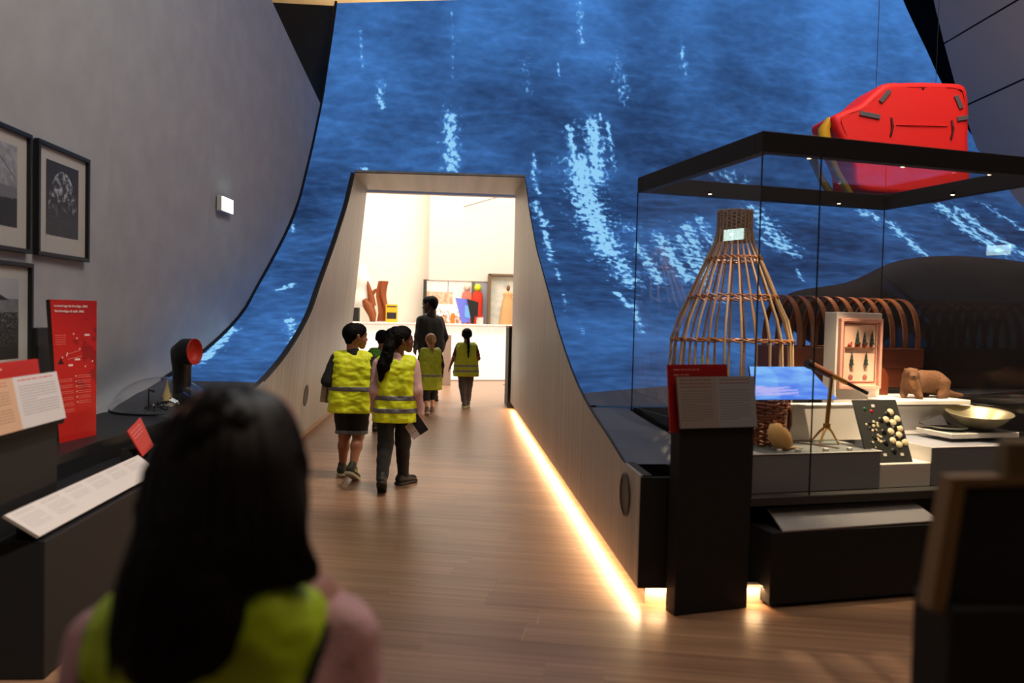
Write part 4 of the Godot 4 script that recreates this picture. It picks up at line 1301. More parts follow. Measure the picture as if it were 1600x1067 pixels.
func build_case_items() -> void:
	var rng := RandomNumberGenerator.new()
	rng.seed = 5
	# ---- bottle-shaped fish trap
	var cane := mat("cane", Color(0.68, 0.57, 0.45), 0.6)
	var cane2 := mat("cane_dark", Color(0.58, 0.46, 0.34), 0.6)
	var at := cp(0.404, 0.0, 0.90)
	var ft := thing("fish_trap", "tall bottle shaped wicker fish trap with a woven neck", "fish trap", at)
	var prof := [[0.36, 0.77], [0.375, 0.95], [0.378, 1.15], [0.372, 1.33], [0.335, 1.46], [0.272, 1.60], [0.222, 1.72], [0.168, 1.84], [0.122, 1.94], [0.108, 2.02]]
	for k in 25:
		var a := TAU * k / 25.0 + rng.randf_range(-0.03, 0.03)
		var pts := []
		for q in prof:
			var wob := rng.randf_range(-0.004, 0.004)
			pts.append(Vector3(cos(a) * (q[0] + wob), q[1], sin(a) * (q[0] + wob)))
		var m := MB.new()
		m.tube(pts, [0.0085, 0.0088, 0.0088, 0.0085, 0.0082, 0.0078, 0.0072, 0.0064, 0.0058, 0.0055], 6)
		obj("rib", m, cane if k % 3 else cane2, ft)
	for hp in [[1.84, 0.166], [1.60, 0.270], [1.33, 0.370], [0.80, 0.362]]:
		var m := MB.new()
		for sn in [0.0, PI]:
			var pts := []
			for k in 73:
				var a := TAU * k / 72.0
				var r: float = hp[1] + 0.009 * cos(a * 15.0 + sn)
				pts.append(Vector3(cos(a) * r, hp[0] + 0.010 * sin(a * 15.0 + sn) + 0.006 * sin(a), sin(a) * r))
			m.tube(pts, [0.006], 5, false)
		obj("hoop", m, mat("hoop_cane", Color(0.58, 0.36, 0.17), 0.55), ft)
	var nk := MB.new()
	for r in 17:
		var pts := []
		for k in 49:
			var a := TAU * k / 48.0
			var rr := 0.105 + 0.004 * sin(a * 12.0 + (PI if r % 2 else 0.0)) - 0.004 * sin(r * 0.19)
			pts.append(Vector3(cos(a) * rr, 1.955 + r * 0.0115, sin(a) * rr))
		nk.tube(pts, [0.006], 5, false)
	obj("woven_neck", nk, mat("neck_cane", Color(0.58, 0.47, 0.37), 0.65), ft)
	var nv := MB.new()
	for k in 24:
		var a := TAU * k / 24.0
		nv.tube([Vector3(cos(a) * 0.108, 1.95, sin(a) * 0.108), Vector3(cos(a) * 0.107, 2.05, sin(a) * 0.107), Vector3(cos(a) * 0.106, 2.15, sin(a) * 0.106)], [0.0045], 5)
	obj("neck_canes", nv, cane, ft)
	# ---- slanted video screen
	var im := flat_image(192, 96, Color(0.36, 0.58, 0.97))
	var nb := noise_bytes(192, 96, noise(0.04, 91, 4), 48, 96)
	for y in 96:
		for x in 192:
			var q := nb[y * 192 + x] / 255.0
			var c := Color(0.30, 0.50, 0.94).lerp(Color(0.52, 0.76, 1.0), clampf(q * 0.9 + (48 - y) / 160.0 + (0.25 if x < 60 else 0.0), 0, 1))
			if y > 55 and y < 84 and x < 104 and q + 0.25 * sin(y * 0.7 + x * 0.05) > 0.42:
				c = c.lerp(Color(0.80, 0.72, 0.98), 0.75)
			im.set_pixel(x, y, c)
	var vs := thing("video_screen", "slanted glowing blue video screen in front of the fish trap", "screen")
	var sp := [cp(0.235, 1.195, 0.42), cp(0.625, 1.196, 0.42), cp(0.785, 1.012, 0.36), cp(0.235, 1.012, 0.36)]
	var sb := obj("panel", board(sp[0], sp[1], sp[2], sp[3], 0.014), mats["black_metal"], vs)
	var nn: Vector3 = ((sp[3] - sp[0]) as Vector3).cross(sp[1] - sp[0]).normalized()
	var sm := mat("video_picture", Color(0.03, 0.03, 0.03), 0.4)
	sm.emission_enabled = true
	sm.emission_texture = tex(im)
	sm.emission = Color.WHITE
	sm.emission_operator = BaseMaterial3D.EMISSION_OP_MULTIPLY
	sm.emission_energy_multiplier = 0.95
	obj("screen_face", plate(sp[0] + nn * 0.001, sp[1] + nn * 0.001, sp[2] + nn * 0.001, sp[3] + nn * 0.001, 0), sm, sb)
	obj("support", cyl(cp(0.52, 0.757, 0.44), cp(0.50, 1.06, 0.41), 0.008, 10), mats["black_metal"], vs)
	# ---- twig basket and sponge
	var tb := thing("twig_basket", "small brown twig basket standing below the blue video screen", "basket", cp(0.31, 0.757, 0.36))
	var bd := MB.new()
	for r in 15:
		var pts := []
		var y := 0.008 + r * 0.0165
		var r0 := 0.075 + 0.045 * pow(y / 0.25, 0.8)
		for k in 41:
			var a := TAU * k / 40.0
			var rr := r0 + 0.006 * sin(a * 9.0 + (PI if r % 2 else 0.0)) + 0.003 * sin(a * 3.0 + r)
			pts.append(Vector3(cos(a) * rr, y + 0.004 * sin(a * 5.0 + r * 2.0), sin(a) * rr))
		bd.tube(pts, [0.0075], 5, false)
	obj("weave", bd, mat("twig", Color(0.55, 0.30, 0.13), 0.6), tb)
	for k in 16:
		var a := TAU * k / 16.0
		obj("stake", cyl(Vector3(cos(a) * 0.074, 0, sin(a) * 0.074), Vector3(cos(a) * 0.119, 0.255, sin(a) * 0.119), 0.005, 6), mat("twig_dark", Color(0.36, 0.18, 0.08), 0.6), tb)
	var hd := MB.new()
	hd.tube([Vector3(0.115, 0.24, 0.02), Vector3(0.135, 0.19, 0.03), Vector3(0.135, 0.12, 0.03), Vector3(0.115, 0.05, 0.03), Vector3(0.085, 0.01, 0.02)], [0.010], 8)
	obj("handle", hd, mat("twig_dark"), tb)
	var spg := MB.new()
	spg.ball(Vector3.ZERO, Vector3(0.062, 0.075, 0.05), 26)
	for k in spg.v.size():
		spg.v[k] += spg.n[k] * (0.014 * fnoise.get_noise_3dv(spg.v[k] * 28.0) + 0.006 * fnoise.get_noise_3dv(spg.v[k] * 90.0)) + Vector3(spg.v[k].y * -0.35, 0, 0)
	tag(obj("sponge", spg, mat("sponge", Color(0.93, 0.74, 0.46), 0.8), self, cp(0.30, 0.825, 0.20)), "lumpy pale orange sponge in front of the twig basket", "sponge")
	# ---- small white tags and a stick
	for k in 4:
		var u: float = [0.245, 0.36, 0.535, 0.69][k]
		tag(obj("number_tag", cbox(MB.new(), u - 0.012, u + 0.012, 0.755, 0.772, 0.11, 0.135, 0.002), mats["white_board"]), "little white tag on the left inner plinth, " + ["leftmost, by the sponge", "second, left of the tripod", "third, under the tripod", "rightmost, by the shell board"][k], "tag", "white tags on the inner plinth")
	var sk := MB.new()
	sk.tube([cp(0.40, 0.762, 0.36), cp(0.52, 0.768, 0.34), cp(0.56, 0.768, 0.26), cp(0.66, 0.761, 0.17)], [0.004], 6)
	tag(obj("iron_rod", sk, mat("rod_brown", Color(0.32, 0.2, 0.1), 0.5)), "bent dark rod lying on the left inner plinth", "rod")
	var knf := MB.new()
	knf.tube([cp(0.33, 0.761, 0.19), cp(0.38, 0.764, 0.20), cp(0.44, 0.761, 0.19)], [0.003, 0.008, 0.003], 6)
	tag(obj("hook_blade", knf, mat("blade_tan", Color(0.62, 0.5, 0.35), 0.5)), "small tan blade lying behind the second tag", "tool")
	# ---- telescope on a tripod
	var te := thing("telescope", "brass telescope with a leather tube on a slim brass tripod", "telescope")
	var br: Material = mats["brass"]
	var a0 := cp(0.535, 1.222, 0.30)
	var a1 := cp(0.925, 1.055, 0.28)
	var dd := (a1 - a0).normalized()
	obj("leather_tube", cyl(a0, a0 + dd * 0.16, 0.023, 16, 0.021), mat("leather", Color(0.40, 0.22, 0.13), 0.5), te)
	obj("lens_cap", cyl(a0 - dd * 0.012, a0 + dd * 0.018, 0.026, 16), mats["black_metal"], te)
	obj("draw_tube", cyl(a0 + dd * 0.155, a0 + dd * 0.27, 0.015, 14), br, te)
	obj("eyepiece", cyl(a0 + dd * 0.265, a1, 0.011, 12), mats["black_metal"], te)
	var hub := cp(0.675, 0.866, 0.30)
	obj("column", cyl(hub, cp(0.69, 1.15, 0.295), 0.013, 14, 0.011), br, te)
	obj("hub", cyl(hub - Vector3(0, 0.012, 0), hub + Vector3(0, 0.014, 0), 0.021, 16), br, te)
	for e in [cp(0.605, 0.757, 0.27), cp(0.775, 0.757, 0.32), cp(0.66, 0.757, 0.42)]:
		var m := MB.new()
		m.tube([hub, hub.lerp(e, 0.4) + Vector3(0, 0.01, 0), e], [0.009, 0.007, 0.005], 8)
		obj("leg", m, br, te)
	# ---- white box with a pink frame of little trees
	var pk := thing("tree_showcase", "upright white box with a pink framed set of miniature trees", "showcase")
	obj("body", cbox(MB.new(), 1.03, 1.372, 0.757, 1.525, 0.70, 0.82), mats["white_board"], pk)
	var pm := mat("pale_pink", Color(0.86, 0.62, 0.54), 0.6)
	obj("backing", cbox(MB.new(), 1.045, 1.35, 1.045, 1.485, 0.690, 0.70, 0.001), mat("cream_pink", Color(0.90, 0.74, 0.64), 0.7), pk)
	for r in [[1.04, 1.355, 1.468, 1.488], [1.04, 1.355, 1.042, 1.062], [1.04, 1.06, 1.062, 1.468], [1.335, 1.355, 1.062, 1.468]]:
		obj("pink_frame", cbox(MB.new(), r[0], r[1], r[2], r[3], 0.668, 0.70, 0.002), pm, pk)
	for r in [[1.075, 1.32, 1.450, 1.455], [1.075, 1.32, 1.082, 1.087], [1.075, 1.08, 1.087, 1.45], [1.315, 1.32, 1.087, 1.45]]:
		obj("inner_line", cbox(MB.new(), r[0], r[1], r[2], r[3], 0.686, 0.69, 0.0005), mat("line_red", Color(0.55, 0.2, 0.16), 0.6), pk)
	obj("shelf", cbox(MB.new(), 1.085, 1.31, 1.298, 1.306, 0.672, 0.69, 0.001), mat("shelf_brown", Color(0.5, 0.3, 0.2), 0.6), pk)
	var tree := func(u: float, h: float, s: float) -> void:
		var m := MB.new()
		var b := cp(u, h, 0.682)
		m.tube([b, b + Vector3(0, 0.02 * s, 0)], [0.003], 6)
		for q in 3:
			m.tube([b + Vector3(0, (0.018 + q * 0.024) * s, 0), b + Vector3(0, (0.058 + q * 0.024) * s, 0)], [(0.017 - q * 0.004) * s, 0.001], 9)
		obj("tree", m, mat("tree_green", Color(0.16, 0.25, 0.20), 0.7), pk)
	tree.call(1.175, 1.306, 1.05); tree.call(1.228, 1.306, 0.95); tree.call(1.285, 1.306, 1.0)
	tree.call(1.137, 1.175, 0.98); tree.call(1.245, 1.175, 0.98)
	for u in [1.115, 1.178, 1.232]:
		var m := MB.new()
		m.ball(cp(u, 1.320, 0.677), Vector3(0.016, 0.012, 0.008), 10)
		m.ball(cp(u + 0.012, 1.333, 0.677), Vector3(0.007, 0.008, 0.006), 8)
		obj("figure", m, mat("figure_red", Color(0.62, 0.20, 0.15), 0.6), pk)
	for u in [1.137, 1.245]:
		var m := MB.new()
		m.lathe([[0.0005, 0.004], [0.012, 0.004], [0.018, 0.002], [0.018, 0.0]], 16, cp(u, 1.115, 0.690), Basis(Vector3.UP, 0.2003) * Basis(Vector3.RIGHT, PI / 2))
		obj("disc", m, mat("disc_rose", Color(0.62, 0.36, 0.32), 0.6), pk)
	# ---- hooped crate
	var wd := mat("crate_wood", Color(0.40, 0.19, 0.09), 0.45)
	wd.albedo_texture = tex(mix_image(256, 64, Color(0.8, 0.75, 0.7), Color(1, 1, 1), noise(0.05, 77, 4), 16, 64, 1.4))
	var cr := thing("hooped_crate", "brown wooden crate with a row of bent wooden hoops on top", "crate")
	var u0 := 0.93
	var u1 := 1.985
	for q in [[u0, u1, 1.018, 1.150, 0.99, 1.015], [u0, u1, 1.156, 1.290, 0.99, 1.015], [u0, u1, 1.018, 1.29, 1.42, 1.445], [u0, u0 + 0.025, 1.018, 1.29, 1.015, 1.42], [u1 - 0.025, u1, 1.018, 1.29, 1.015, 1.42]]:
		obj("plank", cbox(MB.new(), q[0], q[1], q[2], q[3], q[4], q[5], 0.004), wd, cr)
	var hm := mat("hoop_wood", Color(0.44, 0.27, 0.165), 0.25)
	for k in 10:
		var u := lerpf(u0 + 0.06, u1 - 0.035, k / 9.0)
		var m := MB.new()
		for j in 20:
			var pq := []
			for e in [j, j + 1]:
				var a: float = PI * e / 20.0
				for rr in [0.0, 0.010]:
					pq.append([1.217 - cos(a) * (0.198 + rr), 1.29 + pow(sin(a), 0.75) * (0.342 + rr)])
			m.hexa([cp(u - 0.019, pq[0][1], pq[0][0]), cp(u + 0.019, pq[0][1], pq[0][0]), cp(u + 0.019, pq[1][1], pq[1][0]), cp(u - 0.019, pq[1][1], pq[1][0]),
				cp(u - 0.019, pq[2][1], pq[2][0]), cp(u + 0.019, pq[2][1], pq[2][0]), cp(u + 0.019, pq[3][1], pq[3][0]), cp(u - 0.019, pq[3][1], pq[3][0])])
		obj("hoop", m, hm, cr)
	var arch := MB.new()
	var ap := PackedVector2Array([Vector2(-0.10, 0), Vector2(0.10, 0)])
	for k in 13:
		var a := PI * k / 12.0
		ap.append(Vector2(cos(a) * 0.10, 0.10 + sin(a) * 0.10))
	arch.prism(ap, 0.0, 0.02, Basis(Vector3.UP, 0.2003), cp(1.46, 0.985, 0.86))
	tag(obj("arched_board", arch, mat("arch_wood", Color(0.46, 0.20, 0.08), 0.45)), "rounded brown wooden board standing behind the otter", "board")
	# ---- otter stands and the otter
	tag(obj("otter_stand", cbox(MB.new(), 1.28, 1.90, 0.958, 0.985, 0.50, 0.93, 0.003), mats["white_paint"]), "thin white stand right under the stuffed otter", "stand")
	tag(obj("lower_stand", cbox(MB.new(), 1.39, 1.98, 0.766, 0.945, 0.55, 0.95, 0.003), mats["white_paint"]), "thick white stand below the otter's stand", "stand")
	tag(obj("stand_spacer", cbox(MB.new(), 1.45, 1.85, 0.945, 0.958, 0.60, 0.90, 0.001), mat("dark_trim")), "dark spacer between the two white otter stands", "spacer")
	otter(cp(1.66, 0.985, 0.68))
	# ---- shell board
	var bt := Basis(Vector3.UP, 0.2003) * Basis(Vector3.RIGHT, -0.42)
	var sh := thing("shell_board", "dark leaning board set with round pale and dark shells", "shell board", cp(0.965, 0.682, 0.115))
	sh.basis = bt
	obj("board", bx(Vector3(0.0, 0.185, -0.008), Vector3(0.30, 0.37, 0.012), 0.002), mat("board_dark", Color(0.16, 0.165, 0.145), 0.6), sh)
	var disc := MB.new()
	disc.lathe([[0.0005, 0.008], [0.010, 0.007], [0.016, 0.004], [0.018, 0.0]], 18)
	var dmesh := disc.mesh()
	var cream := mat("shell_cream", Color(0.90, 0.84, 0.66), 0.4)
	var dark := mat("shell_dark", Color(0.06, 0.06, 0.055), 0.4)
	for q in [[0.8, 0.19], [0.65, 0.32], [0.79, 0.37], [0.92, 0.31], [0.92, 0.47], [0.69, 0.52], [0.86, 0.58], [0.68, 0.67], [0.95, 0.7], [0.8, 0.74]]:
		shell(sh, dmesh, cream, q[0], q[1], 1.2)
	for q in [[0.53, 0.32], [0.67, 0.38], [0.8, 0.47], [0.52, 0.52], [0.91, 0.62], [0.76, 0.63], [0.64, 0.84], [0.5, 0.70], [0.72, 0.22], [0.9, 0.4]]:
		shell(sh, dmesh, dark, q[0], q[1], 1.0)
	for k in 34:
		shell(sh, dmesh, cream if k % 2 else dark, 0.14 + rng.randf() * 0.33, 0.30 + rng.randf() * 0.48, rng.randf_range(0.3, 0.55))
	shell(sh, dmesh, mat("shell_red", Color(0.65, 0.08, 0.07), 0.4), 0.36, 0.17, 0.6)
	shell(sh, dmesh, mat("shell_green", Color(0.10, 0.30, 0.14), 0.4), 0.22, 0.13, 0.7)
	for q in [[0.42, 0.08], [0.40, 0.90], [0.80, 0.90]]:
		obj("paper_tag", bx(Vector3((q[0] - 0.5) * 0.29, 0.36 - q[1] * 0.35, 0.0), Vector3(0.022, 0.016, 0.003), 0.0005), mats["white_board"], sh)
	# ---- scale tray, dish and bowl
	var tr := thing("tray_stand", "grey white tray on a short foot at the right of the case", "tray")
	obj("tray", cbox(MB.new(), 1.50, 2.01, 0.785, 0.815, 0.24, 0.52, 0.003), mats["white_board"], tr)
	obj("inlay", cbox(MB.new(), 1.515, 2.0, 0.815, 0.8165, 0.252, 0.51, 0.0), mat("sheet_grey"), tr)
	obj("foot", cbox(MB.new(), 1.66, 1.86, 0.765, 0.785, 0.30, 0.44, 0.002), mat("dark_trim"), tr)
	var ds := thing("pan", "shallow grey metal pan with a dark handle on the tray", "pan", cp(1.615, 0.8165, 0.38))
	var dm := MB.new()
	dm.lathe([[0.0005, 0.0], [0.075, 0.0], [0.10, 0.016], [0.106, 0.022], [0.103, 0.023], [0.098, 0.018], [0.073, 0.004], [0.0005, 0.004]], 32)
	obj("dish", dm, mat("dull_metal", Color(0.62, 0.62, 0.60), 0.4, 0.6), ds)
	var wdg := MB.new()
	wdg.hexa([Vector3(-0.13, 0.03, -0.07), Vector3(0.03, 0.05, -0.08), Vector3(0.05, 0.024, -0.04), Vector3(-0.13, 0.024, -0.04), Vector3(-0.13, 0.034, -0.10), Vector3(0.03, 0.08, -0.12), Vector3(0.05, 0.034, -0.10), Vector3(-0.13, 0.026, -0.10)])
	obj("handle", wdg, mat("dark_blade", Color(0.09, 0.09, 0.11), 0.4), ds)
	var bo := thing("metal_bowl", "wide pale metal bowl tilted on the tray at right", "bowl", cp(1.83, 0.817, 0.37), 0.0)
	bo.rotation = Vector3(0.10, 0.2, 0.06)
	var bm := MB.new()
	bm.lathe([[0.0005, 0.0], [0.055, 0.0], [0.09, 0.02], [0.135, 0.055], [0.175, 0.098], [0.188, 0.108], [0.186, 0.112], [0.172, 0.102], [0.13, 0.06], [0.085, 0.026], [0.05, 0.006], [0.0005, 0.006]], 40)
	obj("bowl", bm, mat("bowl_metal", Color(0.66, 0.63, 0.50), 0.38, 0.7), bo)
	# ---- dark hull behind the case
	var hull := MB.new()
	# outline in (x, height) and a rounded section towards the viewer
	var xs := [2.54, 2.60, 2.71, 2.87, 3.01, 3.19, 3.35, 3.54, 3.80, 4.14, 4.57, 5.1]
	var tops := [1.595, 1.657, 1.705, 1.734, 1.753, 1.787, 1.873, 1.965, 2.013, 2.032, 2.013, 1.96]
	var bots := [1.575, 1.49, 1.383, 1.296, 1.21, 1.113, 1.036, 0.97, 0.94, 0.92, 0.92, 0.92]
	hull.grid(44, 28, func(u: float, w: float) -> Vector3:
		var x := lerpf(xs[0], xs[-1], u * u * 0.4 + u * 0.6)
		var t := smooth_interp(x, xs, tops)
		var b := smooth_interp(x, xs, bots)
		var a := TAU * w
		var half := (t - b) / 2
		return Vector3(x, (t + b) / 2 + half * sin(a), -6.12 - 0.06 * (x - 2.6) + minf(0.22, half * 0.8) * -cos(a)))
	tag(obj("dark_hull", hull, mat("hull_dark", Color(0.055, 0.06, 0.08), 0.8)), "large dark rounded hull rising behind the glass case", "hull")
	var hp := MB.new()
	hp.box(Vector3(4.45, 0.46, -6.02), Vector3(1.7, 0.92, 0.36), 0.004, Basis(Vector3.UP, 0.06))
	tag(obj("hull_plinth", hp, mats["black_board"]), "black plinth carrying the dark hull behind the case", "plinth")
	liferaft()

func shell(sh: Node3D, m: Mesh, material: Material, s: float, t: float, k: float) -> void:
	var o := obj("shell", m, material, sh, Vector3((s - 0.5) * 0.29, 0.36 - t * 0.35, -0.002))
	o.basis = Basis(Vector3.RIGHT, PI / 2).scaled(Vector3(k, k, k))

func liferaft() -> void:
	var lr := thing("liferaft_canopy", "bright red liferaft canopy with grey reflective tapes above the case", "liferaft", Vector3(4.19, 2.68, -7.66), 0.0)
	# profile in local x, y; pushed along local z with rounded shoulders
	var prof := [[-0.68, 0.66], [-0.62, 0.74], [-0.45, 0.81], [-0.32, 0.93], [-0.21, 1.02], [-0.10, 1.045], [0.25, 1.06], [0.50, 1.065], [0.60, 1.04], [0.635, 0.95], [0.65, 0.70], [0.67, 0.40], [0.69, 0.06], [0.60, 0.0], [0.10, 0.0], [-0.40, 0.02], [-0.47, 0.25]]
	var m := MB.new()
	var ring := PackedVector2Array()
	for k in prof.size():
		var q := []
		for e in [-1, 0, 1, 2]:
			var pp: Array = prof[posmod(k + e, prof.size())]
			q.append(Vector2(pp[0], pp[1]))
		for e in 5:
			var cub: Vector2 = (q[1] as Vector2).cubic_interpolate(q[2], q[0], q[3], e / 5.0)
			ring.append(((q[1] as Vector2).lerp(q[2], e / 5.0)).lerp(cub, 0.7))
	var c := Vector2(0.05, 0.5)
	var nr := ring.size()
	var b0 := m.v.size()
	var rings := [[0.90, 0.452], [0.955, 0.445], [0.985, 0.425], [1.0, 0.39], [1.0, 0.2], [1.0, 0.0], [0.96, -0.05], [0.90, -0.06]]
	for r in rings.size():
		for k in nr:
			var q: Vector2 = c + (ring[k] - c) * rings[r][0]
			var tn: Vector2 = ring[(k + 1) % nr] - ring[posmod(k - 1, nr)]
			var side := Vector2(-tn.y, tn.x).normalized()
			if side.dot(ring[k] - c) < 0.0: side = -side
			var t: float = [0.05, 0.35, 0.7, 1.0, 1.0, 1.0, 0.5, 0.05][r]
			m.vert(Vector3(q.x, q.y, rings[r][1] + 0.02 * fnoise.get_noise_3d(q.x * 5.0, q.y * 3.0, r * 0.1)), Vector3(side.x * t, side.y * t, (1.0 - t) * (1.0 if r < 4 else -1.0)).normalized())
	for r in rings.size() - 1:
		for k in nr:
			var a := b0 + r * nr + k
			var b := b0 + r * nr + (k + 1) % nr
			m.idx(a, b, b + nr)
			m.idx(a, b + nr, a + nr)
	for e in [0, rings.size() - 1]:
		var poly := PackedVector2Array()
		for k in nr:
			poly.append(c + (ring[k] - c) * rings[e][0])
		var tri := Geometry2D.triangulate_polygon(poly)
		var b1 := m.v.size()
		for q in poly:
			m.vert(Vector3(q.x, q.y, rings[e][1]), Vector3(0, 0, 1.0 if e == 0 else -1.0))
		for k in range(0, tri.size(), 3):
			m.idx(b1 + tri[k], b1 + tri[k + 1], b1 + tri[k + 2])
	var red := cloth("raft_red", Color(0.88, 0.06, 0.045), 0.6, 0.15)
	obj("canopy", m, red, lr)
	var tp := mat("reflective_tape", Color(0.36, 0.34, 0.36), 0.4)
	for r in [[-0.20, 0.90, 0.9, 0.14], [-0.34, 0.72, -0.15, 0.20], [0.52, 0.88, -1.1, 0.13], [0.565, 0.73, 0.2, 0.11]]:
		var t := MB.new()
		t.box(Vector3(r[0], r[1], 0.462), Vector3(r[3], 0.042, 0.012), 0.002, Basis(Vector3.BACK, r[2]))
		obj("tape", t, tp, lr)
	for r in [[-0.13, 0.62, 0.17], [0.46, 0.62, 0.17]]:
		var t := MB.new()
		t.tube([Vector3(r[0], r[1] + r[2] / 2, 0.46), Vector3(r[0] + 0.005, r[1], 0.485), Vector3(r[0], r[1] - r[2] / 2, 0.46)], [0.009], 6)
		obj("strap", t, mat("strap_dark", Color(0.25, 0.03, 0.03), 0.7), lr)
	var kn := MB.new()
	kn.ball(Vector3(0.17, 0.99, 0.44), Vector3(0.02, 0.02, 0.02), 10)
	obj("valve", kn, mat("strap_dark"), lr)
	var seam := MB.new()
	seam.tube([Vector3(-0.08, 0.64, 0.457), Vector3(0.15, 0.645, 0.462), Vector3(0.42, 0.65, 0.457)], [0.005], 5)
	obj("seam", seam, mat("seam_red", Color(0.78, 0.05, 0.04), 0.7), lr)
	var ye := MB.new()
	ye.tube([Vector3(-0.70, 0.44, 0.34), Vector3(-0.72, 0.60, 0.34), Vector3(-0.665, 0.70, 0.34)], [0.06, 0.055, 0.03], 12)
	obj("yellow_tube", ye, mat("raft_yellow", Color(0.80, 0.62, 0.06), 0.5), lr)
	var yf := MB.new()
	for z in [0.02, 0.34]:
		yf.tube([Vector3(-0.70, 0.44, z), Vector3(-0.58, 0.20, z), Vector3(-0.44, 0.0, z)], [0.04, 0.035, 0.035], 10)
	obj("yellow_brace", yf, mat("raft_olive", Color(0.45, 0.38, 0.12), 0.6), lr)
	var gb := MB.new()
	gb.box(Vector3(-0.80, 0.52, 0.3), Vector3(0.12, 0.05, 0.05), 0.003)
	obj("bracket", gb, mat("strap_grey", Color(0.3, 0.32, 0.33), 0.5), lr)
	# wires to the ceiling
	for x in [-0.15, 0.45]:
		obj("hanging_wire", cyl(Vector3(x, 1.04, 0.2), Vector3(x, 4.60, 0.2), 0.003, 6), mats["black_metal"], lr)

# ------------------------------------------------------------------ bodies from smoothly joined capsules
func net(bones: Array, cell: float, k: float, cuts: Array = [], nz := 0.0, nf := Vector3.ONE, ylim := Vector2(-9, 9)) -> Array:
	# bones: [a, b, radius a, radius b]; returns [vertices, normals, indices] of the surface
	var lo := Vector3.ONE * 1e6
	var hi := -lo
	for b in bones:
		var r: float = maxf(b[2], b[3]) + k * 0.3 + 3.0 * cell + nz
		lo = lo.min((b[0] as Vector3).min(b[1]) - Vector3.ONE * r)
		hi = hi.max((b[0] as Vector3).max(b[1]) + Vector3.ONE * r)
	lo.y = maxf(lo.y, ylim.x - 2.5 * cell)
	hi.y = minf(hi.y, ylim.y + 2.5 * cell)
	var nx := int((hi.x - lo.x) / cell) + 2
	var ny := int((hi.y - lo.y) / cell) + 2
	var nzc := int((hi.z - lo.z) / cell) + 2
	var f := PackedFloat32Array()
	f.resize(nx * ny * nzc)
	f.fill(1.0)
	for b in bones:
		var a: Vector3 = b[0]
		var ba: Vector3 = (b[1] as Vector3) - a
		var ra: float = b[2]
		var dr: float = b[3] - ra
		var l2 := maxf(ba.length_squared(), 1e-9)
		var rr := maxf(ra, ra + dr) + k + 2.5 * cell + nz
		var p0: Vector3 = (a.min(b[1]) - Vector3.ONE * rr - lo) / cell
		var p1: Vector3 = (a.max(b[1]) + Vector3.ONE * rr - lo) / cell
		for z in range(maxi(0, int(p0.z)), mini(nzc, int(p1.z) + 2)):
			for y in range(maxi(0, int(p0.y)), mini(ny, int(p1.y) + 2)):
				var at := (z * ny + y) * nx
				for x in range(maxi(0, int(p0.x)), mini(nx, int(p1.x) + 2)):
					var pa := lo + Vector3(x, y, z) * cell - a
					var t := clampf(pa.dot(ba) / l2, 0.0, 1.0)
					var d := (pa - ba * t).length() - ra - dr * t
					var o := f[at + x]
					var h := k - absf(d - o)
					if h > 0.0:
						f[at + x] = minf(d, o) - h * h / (4.0 * k)
					elif d < o:
						f[at + x] = d
	if cuts.size() or nz > 0.0:
		for z in nzc:
			for y in ny:
				for x in nx:
					var q := (z * ny + y) * nx + x
					if f[q] > 4.0 * cell + nz:
						continue
					var p := lo + Vector3(x, y, z) * cell
					if nz > 0.0:
						f[q] += nz * fnoise.get_noise_3dv(p * nf)
					for c in cuts:
						f[q] = maxf(f[q], (c as Plane).distance_to(p))
	var ids := PackedInt32Array()
	ids.resize(nx * ny * nzc)
	ids.fill(-1)
	var vs := PackedVector3Array()
	var sy := nx
	var sz := nx * ny
	var lim := 3.6 * cell
	for z in nzc - 1:
		for y in ny - 1:
			for x in nx - 1:
				var q := z * sz + y * sy + x
				var f0 := f[q]
				if f0 > lim or f0 < -lim:
					continue
				var f1 := f[q + 1]; var f2 := f[q + sy]; var f3 := f[q + sy + 1]
				var f4 := f[q + sz]; var f5 := f[q + sz + 1]; var f6 := f[q + sz + sy]; var f7 := f[q + sz + sy + 1]
				var cnt := int(f0 < 0) + int(f1 < 0) + int(f2 < 0) + int(f3 < 0) + int(f4 < 0) + int(f5 < 0) + int(f6 < 0) + int(f7 < 0)
				if cnt == 0 or cnt == 8:
					continue
				var s := Vector3.ZERO
				var n := 0
				if (f0 < 0) != (f1 < 0): s += Vector3(f0 / (f0 - f1), 0, 0); n += 1
				if (f2 < 0) != (f3 < 0): s += Vector3(f2 / (f2 - f3), 1, 0); n += 1
				if (f4 < 0) != (f5 < 0): s += Vector3(f4 / (f4 - f5), 0, 1); n += 1
				if (f6 < 0) != (f7 < 0): s += Vector3(f6 / (f6 - f7), 1, 1); n += 1
				if (f0 < 0) != (f2 < 0): s += Vector3(0, f0 / (f0 - f2), 0); n += 1
				if (f1 < 0) != (f3 < 0): s += Vector3(1, f1 / (f1 - f3), 0); n += 1
				if (f4 < 0) != (f6 < 0): s += Vector3(0, f4 / (f4 - f6), 1); n += 1
				if (f5 < 0) != (f7 < 0): s += Vector3(1, f5 / (f5 - f7), 1); n += 1
				if (f0 < 0) != (f4 < 0): s += Vector3(0, 0, f0 / (f0 - f4)); n += 1
				if (f1 < 0) != (f5 < 0): s += Vector3(1, 0, f1 / (f1 - f5)); n += 1
				if (f2 < 0) != (f6 < 0): s += Vector3(0, 1, f2 / (f2 - f6)); n += 1
				if (f3 < 0) != (f7 < 0): s += Vector3(1, 1, f3 / (f3 - f7)); n += 1
				ids[q] = vs.size()
				vs.append(lo + (Vector3(x, y, z) + s / n) * cell)
	var ix := PackedInt32Array()
